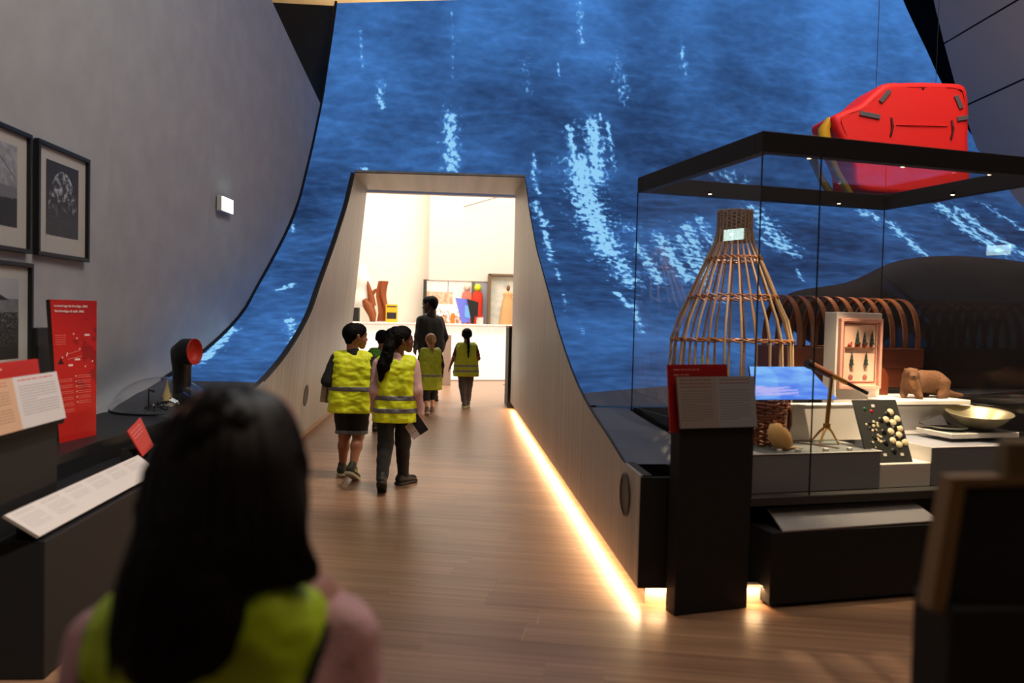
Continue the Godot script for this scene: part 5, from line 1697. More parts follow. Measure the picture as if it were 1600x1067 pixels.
	for z in range(1, nzc - 1):
		for y in range(1, ny - 1):
			for x in range(1, nx - 1):
				var q := z * sz + y * sy + x
				var f0 := f[q]
				if f0 > lim or f0 < -lim:
					continue
				var ins := f0 < 0
				for ax in 3:
					var d1: int = [1, sy, sz][ax]
					if ins == (f[q + d1] < 0):
						continue
					var da: int = [sy, sz, 1][ax]
					var db: int = [sz, 1, sy][ax]
					var a := ids[q]; var b := ids[q - da]; var c := ids[q - da - db]; var d := ids[q - db]
					if a < 0 or b < 0 or c < 0 or d < 0:
						continue
					if ins:
						ix.append_array([a, c, b, a, d, c])
					else:
						ix.append_array([a, b, c, a, c, d])
	var ns := PackedVector3Array()
	ns.resize(vs.size())
	for k3 in range(0, ix.size(), 3):
		var a := vs[ix[k3]]
		var nn := (vs[ix[k3 + 2]] - a).cross(vs[ix[k3 + 1]] - a)      # clockwise faces
		ns[ix[k3]] += nn; ns[ix[k3 + 1]] += nn; ns[ix[k3 + 2]] += nn
	for q in ns.size():
		ns[q] = ns[q].normalized()
	return [vs, ns, ix]

func netm(bones: Array, cell: float, k: float, cuts: Array = [], nz := 0.0, nf := Vector3.ONE, ylim := Vector2(-9, 9)) -> MB:
	var m := MB.new()
	m.add(net(bones, cell, k, cuts, nz, nf, ylim))
	return m

func V(x: float, y: float, z: float) -> Vector3:
	return Vector3(x, y, z)

func otter(at: Vector3) -> void:
	var o := thing("stuffed_otter", "brown stuffed otter with a pale throat on white stands in the case", "otter", at, 0.2003)
	var bones := [
		[V(0.135, 0.095, -0.02), V(0.03, 0.108, -0.005), 0.080, 0.068], [V(0.03, 0.108, -0.005), V(-0.07, 0.092, 0.015), 0.066, 0.062],
		[V(-0.07, 0.085, 0.02), V(-0.10, 0.135, 0.035), 0.060, 0.050], [V(-0.098, 0.150, 0.035), V(-0.112, 0.153, 0.055), 0.046, 0.043],
		[V(-0.118, 0.146, 0.070), V(-0.138, 0.140, 0.096), 0.032, 0.022],
		[V(-0.060, 0.176, 0.035), V(-0.058, 0.180, 0.038), 0.010, 0.009], [V(-0.140, 0.180, 0.030), V(-0.142, 0.184, 0.032), 0.010, 0.009],
		[V(-0.075, 0.07, 0.045), V(-0.070, 0.03, 0.075), 0.034, 0.022], [V(-0.070, 0.022, 0.075), V(-0.078, 0.012, 0.105), 0.020, 0.015],
		[V(-0.11, 0.07, 0.01), V(-0.135, 0.03, 0.02), 0.034, 0.022], [V(-0.135, 0.022, 0.02), V(-0.158, 0.012, 0.045), 0.020, 0.015],
		[V(0.15, 0.085, 0.025), V(0.145, 0.04, 0.045), 0.060, 0.040], [V(0.145, 0.030, 0.05), V(0.09, 0.014, 0.08), 0.028, 0.016],
		[V(0.15, 0.08, -0.06), V(0.13, 0.03, -0.075), 0.055, 0.03], [V(0.12, 0.018, -0.075), V(0.08, 0.012, -0.07), 0.02, 0.014],
		[V(0.19, 0.06, -0.02), V(0.24, 0.026, -0.01), 0.045, 0.026], [V(0.24, 0.024, -0.01), V(0.33, 0.014, 0.02), 0.024, 0.012]]
	var fur := mat("otter_fur", Color(0.42, 0.28, 0.165), 0.85)
	fur.heightmap_enabled = true
	fur.heightmap_texture = mats["weave_map"]; fur.heightmap_scale = 0.4
	fur.uv1_triplanar = true; fur.uv1_scale = Vector3(10, 10, 10)
	obj("body", netm(bones, 0.006, 0.014, [], 0.004, Vector3(60, 30, 60)), fur, o)
	obj("throat", netm([[V(-0.082, 0.075, 0.055), V(-0.108, 0.118, 0.068), 0.030, 0.028], [V(-0.122, 0.122, 0.078), V(-0.134, 0.126, 0.094), 0.020, 0.016]], 0.005, 0.02), mat("otter_pale", Color(0.53, 0.38, 0.24), 0.9), o)
	var nz := MB.new()
	nz.ball(V(-0.146, 0.146, 0.114), V(0.008, 0.006, 0.006), 10)
	obj("nose", nz, mat("skin_black", Color(0.03, 0.025, 0.02), 0.3), o)
	for x in [-0.098, -0.148]:
		var e := MB.new()
		e.ball(V(x, 0.165, 0.088 if x > -0.12 else 0.072), V(0.006, 0.006, 0.006), 8)
		obj("eye", e, mat("skin_black"), o)

var hand_cache := {}

func hand_net(grip: bool, cell: float) -> Array:
	# right hand: wrist at the origin, fingers down -Y, palm to -X, thumb to -Z
	var key := "%s%.4f" % [grip, cell]
	if hand_cache.has(key):
		return hand_cache[key]
	var b := [[V(0, 0.02, 0), V(0, -0.015, 0), 0.020, 0.019], [V(0, -0.015, -0.014), V(0.002, -0.062, -0.024), 0.014, 0.012], [V(0, -0.015, 0.0), V(0.003, -0.066, -0.004), 0.014, 0.012], [V(0, -0.015, 0.012), V(0.001, -0.062, 0.018), 0.014, 0.012]]
	for q in 4:
		var z: float = [-0.026, -0.009, 0.008, 0.024][q]
		var l: float = [0.055, 0.062, 0.057, 0.044][q]
		var c := 1.15 if grip else 0.35
		var p := V(0.002, -0.068 + 0.002 * absf(q - 1.3), z)
		var ang := 0.15 if not grip else 0.5
		for s in 3:
			var e: Vector3 = p + V(-sin(ang), -cos(ang), signf(z) * 0.05) * l * [0.42, 0.33, 0.25][s]
			b.append([p, e, 0.0088 - 0.0009 * s, 0.0080 - 0.0009 * s])
			p = e
			ang += c * (0.6 if s == 0 else 0.5)
	var t := [V(-0.004, -0.022, -0.022), V(-0.012, -0.045, -0.042), V(-0.018 if not grip else -0.032, -0.066, -0.046 if not grip else -0.036), V(-0.020 if not grip else -0.045, -0.084, -0.045 if not grip else -0.028)]
	for s in 3:
		b.append([t[s], t[s + 1], 0.0115 - 0.0015 * s, 0.0100 - 0.0014 * s])
	hand_cache[key] = net(b, cell, 0.006)
	return hand_cache[key]

func head_net(cell: float) -> Array:
	var key := "head%.4f" % cell
	if hand_cache.has(key):
		return hand_cache[key]
	var b := [
		[V(0, 0.028, 0.028), V(0, 0.030, -0.022), 0.078, 0.076], [V(0, -0.01, 0.02), V(0, -0.02, -0.04), 0.068, 0.056],
		[V(0, -0.04, -0.035), V(0, -0.078, -0.062), 0.050, 0.028], [V(-0.034, -0.030, -0.050), V(-0.026, -0.06, -0.052), 0.032, 0.026], [V(0.034, -0.030, -0.050), V(0.026, -0.06, -0.052), 0.032, 0.026],
		[V(0, 0.004, -0.092), V(0, -0.028, -0.110), 0.009, 0.012], [V(-0.011, -0.030, -0.098), V(0.011, -0.030, -0.098), 0.009, 0.009],
		[V(-0.034, 0.020, -0.082), V(0.034, 0.020, -0.082), 0.013, 0.013],
		[V(-0.015, -0.052, -0.093), V(0.015, -0.052, -0.093), 0.0075, 0.0075], [V(-0.013, -0.064, -0.090), V(0.013, -0.064, -0.090), 0.0085, 0.0085],
		[V(0, -0.088, -0.078), V(0, -0.09, -0.074), 0.017, 0.017],
		[V(0, -0.06, 0.03), V(0, -0.16, 0.035), 0.047, 0.046]]
	for s in [-1.0, 1.0]:
		b.append([V(s * 0.078, 0.012, 0.014), V(s * 0.078, -0.026, 0.004), 0.013, 0.008])
		b.append([V(s * 0.084, 0.012, 0.020), V(s * 0.083, -0.008, 0.020), 0.007, 0.006])
	hand_cache[key] = net(b, cell, 0.016)
	return hand_cache[key]

func shoe_parts(cell: float) -> Array:
	var key := "shoe%.4f" % cell
	if not hand_cache.has(key):
		var up := net([[V(0, 0.048, 0.045), V(0, 0.052, -0.02), 0.036, 0.038], [V(0, 0.046, -0.02), V(0, 0.034, -0.12), 0.037, 0.032], [V(0, 0.06, 0.025), V(0, 0.098, 0.018), 0.038, 0.036]], cell, 0.02, [Plane(Vector3.DOWN, -0.014)])
		var so := net([[V(0, 0.015, 0.045), V(0, 0.015, -0.03), 0.043, 0.040], [V(0, 0.015, -0.03), V(0, 0.015, -0.125), 0.040, 0.038]], cell, 0.01, [Plane(Vector3.DOWN, 0.0), Plane(Vector3.UP, 0.026)])
		hand_cache[key] = [up, so]
	return hand_cache[key]

const SKULL := Vector3(0, 1.243, -0.012)

func person(s: Dictionary) -> Node3D:
	# a figure facing -Z in its own axes, +X its right hand; sizes for a child of 1.36 m, scaled by s.size
	var root := thing("person", s.label, "person", s.at, s.turn)
	root.scale = Vector3.ONE * s.size
	var c: float = s.get("cell", 0.011)
	var fine: float = s.get("fine", 0.005)
	var ar: Array = s.arm_r
	var al: Array = s.arm_l
	var lr: Array = s.leg_r
	var ll: Array = s.leg_l
	var shr := V(0.145, 1.045, 0.0)
	var shl := V(-0.145, 1.045, 0.0)
	var hr := V(0.075, 0.68, 0)
	var hl := V(-0.075, 0.68, 0)
	# the body: one surface; slimmer legs where trousers cover them
	var lg: float = 0.76 if s.pants.end < 0.3 else 1.0
	var bones := [
		[V(0, 1.05, 0.01), V(0, 1.15, 0.0), 0.052, 0.046], [V(-0.10, 1.045, 0.0), V(0.10, 1.045, 0.0), 0.055, 0.055], [V(-0.07, 0.95, 0.0), V(0.07, 0.95, 0.0), 0.085, 0.085],
		[V(-0.055, 0.85, 0), V(0.055, 0.85, 0), 0.080, 0.080], [V(-0.06, 0.75, 0), V(0.06, 0.75, 0), 0.085, 0.085], [hl, hr, 0.085, 0.085],
		[shr, ar[0], 0.042, 0.034], [ar[0], ar[1], 0.034, 0.022], [shl, al[0], 0.042, 0.034], [al[0], al[1], 0.034, 0.022],
		[hr, lr[0], 0.076 * lg, 0.050 * lg], [lr[0], lr[0].lerp(lr[1], 0.35) + V(0, 0, 0.012), 0.046 * lg, 0.047 * lg], [lr[0].lerp(lr[1], 0.35) + V(0, 0, 0.012), lr[1], 0.047 * lg, 0.030],
		[hl, ll[0], 0.076 * lg, 0.050 * lg], [ll[0], ll[0].lerp(ll[1], 0.35) + V(0, 0, 0.012), 0.046 * lg, 0.047 * lg], [ll[0].lerp(ll[1], 0.35) + V(0, 0, 0.012), ll[1], 0.047 * lg, 0.030]]
	var body := MB.new()
	body.add(net(bones, c, 0.03))
	var hx := Transform3D(Basis(Vector3.UP, s.get("head_yaw", 0.0)) * Basis(Vector3.RIGHT, s.get("head_pitch", 0.0)) * Basis(Vector3.BACK, s.get("head_roll", 0.0)), SKULL + (s.get("head_shift", Vector3.ZERO) as Vector3))
	body.add(head_net(fine), hx)
	for side in [1.0, -1.0]:
		var arm: Array = ar if side > 0 else al
		var yv: Vector3 = (arm[0] - arm[1]).normalized()
		var fwd: Vector3 = arm[2] if arm.size() > 2 else V(0, 0, -1)
		var zv := -(fwd - yv * fwd.dot(yv)).normalized()
		var xv := yv.cross(zv)
		body.add(hand_net(arm.size() > 3, fine if fine < 0.006 else 0.005), Transform3D(Basis(xv * side, yv, zv), arm[1] - yv * 0.005))
	obj("body", body, s.skin, root)
	for e in [-1.0, 1.0]:
		var eye := MB.new()
		eye.ball(hx * V(e * 0.031, 0.004, -0.0865), V(0.009, 0.006, 0.006), 8)
		obj("eye", eye, mat("eye_dark", Color(0.05, 0.035, 0.03), 0.2), root)
	# trousers or shorts
	if s.has("pants"):
		var p: Dictionary = s.pants
		var w: float = p.get("wide", 0.0)
		var pb := [[V(-0.06, 0.72, 0), V(0.06, 0.72, 0), 0.088, 0.088], [V(-0.06, 0.66, 0), V(0.06, 0.66, 0), 0.088, 0.088],
			[hr, lr[0], 0.082 + w, 0.066 + w], [lr[0], lr[1], 0.065 + w, 0.048 + w], [hl, ll[0], 0.082 + w, 0.066 + w], [ll[0], ll[1], 0.065 + w, 0.048 + w]]
		obj(p.called, netm(pb, c, 0.02, [Plane(Vector3.DOWN, -p.end)], 0.007, Vector3(9, 16, 9), Vector2(p.end, 2)), p.mat, root)
		if p.has("cuff"):
			var cb := []
			for q in pb:
				cb.append([q[0], q[1], q[2] + 0.005, q[3] + 0.005])
			obj("cuff", netm(cb, c * 0.8, 0.02, [Plane(Vector3.DOWN, -(p.end - 0.012)), Plane(Vector3.UP, p.end + 0.024)], 0.004, Vector3(12, 12, 12), Vector2(p.end - 0.012, p.end + 0.024)), p.cuff, root)
	# sleeves and shirt
	var sh: Dictionary = s.shirt
	var sb := [[V(-0.11, 1.045, 0.0), V(0.11, 1.045, 0.0), 0.062, 0.062], [V(-0.07, 0.95, 0.0), V(0.07, 0.95, 0.0), 0.092, 0.092], [V(0, 1.07, 0.012), V(0, 1.112, 0.006), 0.062, 0.056]]
	var loose: float = sh.get("loose", 0.0)
	for arm in [[shr, ar], [shl, al]]:
		var e: Vector3 = arm[1][0]
		var wv: Vector3 = arm[1][1]
		if sh.short:
			sb.append([arm[0], (arm[0] as Vector3).lerp(e, sh.get("reach", 0.85)), 0.050 + loose, 0.046 + loose])
		else:
			sb.append([arm[0], e, 0.050 + loose, 0.044 + loose])
			sb.append([e, e.lerp(wv, 0.88), 0.044 + loose, 0.035 + loose * 0.7])
			sb.append([e.lerp(wv, 0.9), wv, 0.036 + loose * 0.5, 0.030])
	obj("shirt", netm(sb, c, 0.022, [], 0.006, Vector3(14, 10, 14)), sh.mat, root)
	if sh.has("hem"):
		# a coat that reaches below the waist
		var cb := vest_bones(1.06, sh.hem, 0.075, 0.085, 0.095, 0.11)
		obj("coat_body", netm(cb, c, 0.06, [Plane(Vector3.DOWN, -sh.hem)], 0.008, Vector3(8, 5, 8), Vector2(sh.hem, 2)), sh.mat, root)
	# reflective vest with its stripes
	if s.has("vest"):
		var vt: Dictionary = s.vest
		var hw: float = vt.get("width", 0.085)
		var fl: float = vt.get("flare", 0.0)
		var vb := vest_bones(1.055, vt.hem, hw, hw + fl, 0.098, 0.110)
		vb.append([V(-0.118, 1.066, 0.004), V(0.118, 1.066, 0.004), 0.052, 0.052])
		var amp: float = vt.get("wrinkle", 0.014)
		var fq: Vector3 = vt.get("freq", Vector3(9, 13, 9))
		var vest := obj("vest", netm(vb, c * 0.8, 0.05, [Plane(Vector3.DOWN, -vt.hem), Plane(Vector3(0, 1, 0.25).normalized(), 1.098)], amp, fq, Vector2(vt.hem, 2)), vt.mat, root)
		for st in vt.stripes:
			var tb := []
			for q in vb:
				tb.append([q[0], q[1], q[2] + 0.0035, q[3] + 0.0035])
			obj("reflective_stripe", netm(tb, c * 0.7, 0.05, [Plane(Vector3.DOWN, -(st - 0.02)), Plane(Vector3.UP, st + 0.02)], amp, fq, Vector2(st - 0.02, st + 0.02)), mats["stripe_grey"], vest)
	# shoes
	if s.has("shoes"):
		var so: Dictionary = s.shoes
		var parts := shoe_parts(0.006 if c < 0.012 else 0.009)
		for leg in [lr, ll]:
			var x := Transform3D(Basis(Vector3.UP, leg[2]) * Basis(Vector3.RIGHT, leg[3]), leg[1]) * Transform3D(Basis(), V(0, -0.085, 0))
			var um := MB.new()
			um.add(parts[0], x)
			var sx := obj("shoe", um, so.upper, root)
			var sm := MB.new()
			sm.add(parts[1], x)
			obj("sole", sm, so.sole, sx)
			if so.has("accent"):
				var am := MB.new()
				am.add(net([[V(-0.03, 0.085, -0.01), V(0.03, 0.085, -0.01), 0.012, 0.012], [V(-0.034, 0.05, 0.03), V(-0.030, 0.05, -0.05), 0.012, 0.012], [V(0.034, 0.05, 0.03), V(0.030, 0.05, -0.05), 0.012, 0.012], [V(-0.015, 0.07, -0.05), V(0.015, 0.07, -0.05), 0.012, 0.012]], 0.006, 0.01), x)
				obj("accent", am, so.accent, sx)
	# hair: a cap with its hairline, and any locks in body axes
	if s.has("hair"):
		var h: Dictionary = s.hair
		var r: float = h.get("radius", 0.087)
		var line: float = h.get("line", 0.012)
		var cap := net([[V(0, 0.034, 0.030), V(0, 0.034, -0.022), r, r - 0.002], [V(0, -0.012, 0.040), V(0, -0.03, 0.042), 0.058, 0.050]], fine, 0.02, [Plane(V(0, -0.757, -0.653).normalized(), line)], 0.006, Vector3(34, 60, 34))
		var hm := MB.new()
		hm.add(cap, hx)
		obj("hair", hm, h.mat, root)
		if h.has("locks"):
			var k := obj(h.get("lock_name", "ponytail"), netm(h.locks, fine * 1.3, 0.02, [], 0.010, h.get("freq", Vector3(45, 14, 45))), h.mat, root)
	if s.get("glasses", false):
		var gm := MB.new()
		for e in [-1.0, 1.0]:
			var pts := []
			for k in 17:
				pts.append(hx * V(e * 0.033 + 0.022 * cos(TAU * k / 16.0), 0.002 + 0.018 * sin(TAU * k / 16.0), -0.106))
			gm.tube(pts, [0.002], 5, false)
			gm.tube([hx * V(e * 0.055, 0.006, -0.104), hx * V(e * 0.080, 0.008, -0.06), hx * V(e * 0.084, 0.006, 0.01)], [0.002], 5)
		gm.tube([hx * V(-0.011, 0.006, -0.108), hx * V(0.011, 0.006, -0.108)], [0.002], 5)
		obj("glasses", gm, mat("glasses_dark", Color(0.05, 0.04, 0.045), 0.3), root)
	return root

func vest_bones(y0: float, y1: float, w0: float, w1: float, r0: float, r1: float) -> Array:
	var b := []
	var n := maxi(4, int((y0 - y1) / 0.075))
	for k in n + 1:
		var t := float(k) / n
		var y := lerpf(y0 - 0.05, y1, t)
		var w := lerpf(w0, w1, t)
		var r := lerpf(r0, r1, t)
		b.append([V(-w, y, 0.004), V(w, y, 0.004), r, r])
	return b

func booklet(label: String, c: Vector3, b: Basis, size: Vector2) -> void:
	var n := thing("booklet", label, "booklet", c)
	n.basis = b
	obj("pages", bx(V(0, 0, 0), V(size.x, size.y, 0.006), 0.001), mat("paper_white", Color(0.72, 0.66, 0.66), 0.7), n)
	obj("cover", bx(V(size.x * 0.23, 0, 0.0036), V(size.x * 0.54, size.y, 0.0016), 0.0005), mat("cover_dark", Color(0.09, 0.09, 0.13), 0.5), n)
	obj("cover", bx(V(0, 0, -0.0036), V(size.x, size.y, 0.0016), 0.0005), mat("cover_dark"), n)
	obj("print_line", bx(V(-size.x * 0.25, -size.y * 0.2, 0.0036), V(size.x * 0.3, 0.006, 0.001), 0.0002), mat("print_grey", Color(0.5, 0.46, 0.47), 0.7), n)

func skin(key: String, c: Color) -> StandardMaterial3D:
	var m := mat(key, c, 0.55)
	m.subsurf_scatter_enabled = true
	m.subsurf_scatter_strength = 0.12
	return m

func build_people() -> void:
	mat("stripe_grey", Color(0.42, 0.42, 0.45), 0.4)
	var yellow := cloth("vest_yellow", Color(0.86, 0.90, 0.07), 0.6, 0.12)
	var lime := cloth("vest_lime", Color(0.74, 0.86, 0.08), 0.6, 0.12)
	var green := cloth("vest_green", Color(0.30, 0.55, 0.08), 0.6, 0.12)
	var olive := cloth("vest_dull", Color(0.62, 0.68, 0.08), 0.6, 0.12)
	var black := cloth("cloth_black", Color(0.045, 0.045, 0.05))
	var pink := cloth("cloth_pink", Color(0.82, 0.66, 0.65))
	var tan := skin("skin_tan", Color(0.58, 0.38, 0.28))
	var brown := skin("skin_brown", Color(0.47, 0.29, 0.21))
	var pale := skin("skin_pale", Color(0.80, 0.60, 0.50))
	var hair_black := mat("hair_black", Color(0.045, 0.036, 0.033), 0.65)
	hair_black.metallic_specular = 0.2
	var hair_dark := mat("hair_dark", Color(0.07, 0.042, 0.034), 0.6)
	hair_dark.metallic_specular = 0.2
	var hair_blond := mat("hair_blond", Color(0.60, 0.44, 0.27), 0.5)
	var black_shoe := mat("shoe_black", Color(0.035, 0.035, 0.038), 0.6)
	var white_shoe := mat("shoe_pale", Color(0.72, 0.70, 0.62), 0.6)
	person({"label": "boy in a yellow vest, black shorts and pale sneakers, walking and looking right", "at": V(-0.835, 0, -6.98), "turn": 0.0, "size": 0.995, "skin": tan,
		"cell": 0.010, "fine": 0.0042, "head_yaw": -0.95, "head_pitch": 0.02, "head_shift": V(0.015, 0.0, 0.0),
		"arm_r": [V(0.220, 0.84, 0.06), V(0.17, 0.80, -0.12)], "arm_l": [V(-0.215, 0.85, 0.05), V(-0.20, 0.77, -0.12), V(0, 0, -1), true],
		"leg_r": [V(0.058, 0.385, -0.02), V(0.030, 0.125, 0.12), -0.30, -0.45], "leg_l": [V(-0.066, 0.38, -0.04), V(-0.090, 0.09, -0.13), -0.15, 0.0],
		"pants": {"called": "shorts", "mat": black, "end": 0.405, "wide": 0.008, "cuff": cloth("cuff_grey", Color(0.42, 0.43, 0.44))},
		"shirt": {"mat": black, "short": true, "reach": 0.98, "loose": 0.006},
		"vest": {"mat": yellow, "hem": 0.585, "stripes": [0.795], "width": 0.078, "flare": 0.016, "wrinkle": 0.013, "freq": Vector3(8, 15, 8)},
		"shoes": {"upper": mat("shoe_olive", Color(0.16, 0.17, 0.12), 0.6), "sole": white_shoe, "accent": mat("shoe_lime", Color(0.62, 0.66, 0.36), 0.6)}, "hair": {"mat": hair_black}})
	booklet("dark booklet held down in the left hand of the boy in shorts", V(-1.075, 0.735, -7.08), Basis(Vector3.UP, 0.95) * Basis(Vector3.BACK, -0.15), Vector2(0.12, 0.17))
	person({"label": "girl with a long dark ponytail, yellow vest and pink sleeves carrying a booklet", "at": V(-0.435, 0, -6.56), "turn": 0.0, "size": 0.985, "skin": brown,
		"cell": 0.010, "fine": 0.0042, "head_yaw": -1.05, "head_pitch": 0.16, "head_shift": V(0.03, 0.0, 0.0), "glasses": true,
		"arm_r": [V(0.178, 0.83, 0.03), V(0.205, 0.605, -0.02), V(0, -0.2, -1), true], "arm_l": [V(-0.165, 0.83, 0.05), V(-0.17, 0.64, -0.05)],
		"leg_r": [V(0.062, 0.385, -0.10), V(0.066, 0.088, -0.20), -0.75, 0.0], "leg_l": [V(-0.074, 0.375, 0.02), V(-0.085, 0.135, 0.17), 0.05, -0.55],
		"pants": {"called": "trousers", "mat": black, "end": 0.06}, "shirt": {"mat": pink, "short": false, "loose": 0.003},
		"vest": {"mat": yellow, "hem": 0.57, "stripes": [0.775, 0.67], "width": 0.068, "flare": 0.002, "wrinkle": 0.017, "freq": Vector3(7, 9, 7)},
		"shoes": {"upper": black_shoe, "sole": black_shoe},
		"hair": {"mat": hair_black, "radius": 0.092, "line": 0.010, "freq": Vector3(30, 14, 30), "locks": [[V(-0.055, 1.308, 0.045), V(-0.06, 1.318, 0.045), 0.027, 0.027], [V(-0.035, 1.27, 0.055), V(-0.055, 1.18, 0.095), 0.046, 0.046], [V(-0.055, 1.18, 0.095), V(-0.100, 1.04, 0.122), 0.048, 0.046], [V(-0.100, 1.04, 0.122), V(-0.118, 0.93, 0.12), 0.044, 0.020], [V(-0.045, 1.12, 0.118), V(-0.06, 1.02, 0.126), 0.030, 0.016]]}})
	booklet("open booklet with a dark cover held by the girl with pink sleeves", V(-0.268, 0.53, -6.53), Basis(Vector3.UP, -0.10) * Basis(Vector3.BACK, 0.62), Vector2(0.15, 0.17))
	# the boy half hidden behind the two
	person({"label": "child in a green vest half hidden behind the girl with the ponytail", "at": V(-0.835, 0, -9.9), "turn": 0.1, "size": 0.91, "skin": brown, "cell": 0.014, "fine": 0.007,
		"arm_r": [V(0.19, 0.83, 0.0), V(0.18, 0.62, -0.06)], "arm_l": [V(-0.18, 0.83, 0.0), V(-0.17, 0.62, -0.06)],
		"leg_r": [V(0.07, 0.39, -0.1), V(0.07, 0.085, -0.2), 0.0, 0.0], "leg_l": [V(-0.07, 0.38, 0.02), V(-0.07, 0.10, 0.1), 0.0, -0.3],
		"pants": {"called": "shorts", "mat": black, "end": 0.45, "wide": 0.015}, "shirt": {"mat": black, "short": true},
		"vest": {"mat": green, "hem": 0.62, "stripes": [0.80], "width": 0.08}, "shoes": {"upper": black_shoe, "sole": mat("sole_grey", Color(0.3, 0.3, 0.3), 0.6)}, "hair": {"mat": hair_black, "radius": 0.09}})
	# the small blond girl
	person({"label": "small child with a blond ponytail and an oversized vest beside the standing adult", "at": V(-0.275, 0, -11.5), "turn": 0.12, "size": 0.86, "skin": pale, "cell": 0.014, "fine": 0.007,
		"arm_r": [V(0.19, 0.83, 0.02), V(0.185, 0.62, -0.04)], "arm_l": [V(-0.19, 0.83, 0.0), V(-0.14, 0.72, -0.16)],
		"leg_r": [V(0.065, 0.38, -0.06), V(0.055, 0.085, -0.12), 0.0, 0.0], "leg_l": [V(-0.06, 0.38, 0.0), V(-0.05, 0.10, 0.08), 0.0, -0.3],
		"pants": {"called": "leggings", "mat": cloth("cloth_navy", Color(0.06, 0.06, 0.09)), "end": 0.24}, "shirt": {"mat": cloth("cloth_slate", Color(0.12, 0.12, 0.15)), "short": false},
		"vest": {"mat": olive, "hem": 0.42, "stripes": [0.66], "width": 0.092, "flare": 0.0}, "shoes": {"upper": mat("shoe_tan", Color(0.45, 0.36, 0.32), 0.6), "sole": white_shoe},
		"hair": {"mat": hair_blond, "radius": 0.088, "locks": [[V(0.01, 1.30, 0.09), V(0.025, 1.22, 0.13), 0.022, 0.030], [V(0.025, 1.22, 0.13), V(0.03, 1.06, 0.125), 0.030, 0.012]]}})
	# the far girl with the braid
	person({"label": "girl with a long dark braid walking alone in the passage's middle, arm out", "at": V(0.262, 0, -12.5), "turn": 0.0, "size": 0.91, "skin": brown, "cell": 0.013, "fine": 0.0065,
		"arm_r": [V(0.205, 0.85, 0.05), V(0.17, 0.80, -0.12)], "arm_l": [V(-0.215, 0.85, 0.03), V(-0.265, 0.72, -0.02), V(0, 0, -1)],
		"leg_r": [V(0.055, 0.38, -0.05), V(0.045, 0.088, -0.08), 0.0, 0.0], "leg_l": [V(-0.055, 0.37, 0.0), V(-0.02, 0.088, 0.06), 0.1, 0.0],
		"pants": {"called": "leggings", "mat": cloth("cloth_marl", Color(0.27, 0.24, 0.25)), "end": 0.09}, "shirt": {"mat": cloth("cloth_wine", Color(0.30, 0.11, 0.10)), "short": true, "reach": 0.75},
		"vest": {"mat": olive, "hem": 0.535, "stripes": [0.72, 0.63], "width": 0.088, "flare": 0.024}, "shoes": {"upper": mat("shoe_grey", Color(0.30, 0.28, 0.29), 0.6), "sole": white_shoe},
		"hair": {"mat": hair_black, "radius": 0.09, "lock_name": "braid", "locks": [[V(0.02, 1.21, 0.085), V(0.028, 1.14, 0.115), 0.03, 0.025], [V(0.028, 1.13, 0.118), V(0.03, 1.06, 0.125), 0.023, 0.019], [V(0.03, 1.055, 0.125), V(0.032, 0.97, 0.128), 0.021, 0.017], [V(0.032, 0.965, 0.128), V(0.032, 0.87, 0.128), 0.018, 0.010]]}})
	# the adult
	var dk := cloth("coat_black", Color(0.05, 0.052, 0.06))
	person({"label": "adult in a dark coat standing with the back turned at the passage's far end", "at": V(-0.335, 0, -13.35), "turn": 0.55, "size": 1.287, "skin": skin("skin_deep", Color(0.20, 0.13, 0.10)), "cell": 0.013, "fine": 0.0065, "head_yaw": 0.5, "head_pitch": -0.08,
		"arm_r": [V(0.20, 0.83, 0.04), V(0.20, 0.64, -0.06)], "arm_l": [V(-0.19, 0.84, 0.03), V(-0.14, 0.68, -0.12)],
		"leg_r": [V(0.07, 0.38, 0.0), V(0.07, 0.085, 0.02), -0.1, 0.0], "leg_l": [V(-0.07, 0.38, 0.0), V(-0.07, 0.085, 0.0), 0.1, 0.0],
		"pants": {"called": "trousers", "mat": dk, "end": 0.05}, "shirt": {"mat": dk, "short": false, "loose": 0.004, "hem": 0.66},
		"shoes": {"upper": black_shoe, "sole": black_shoe}, "hair": {"mat": hair_black, "radius": 0.084}})
	near_girl(lime, hair_dark)

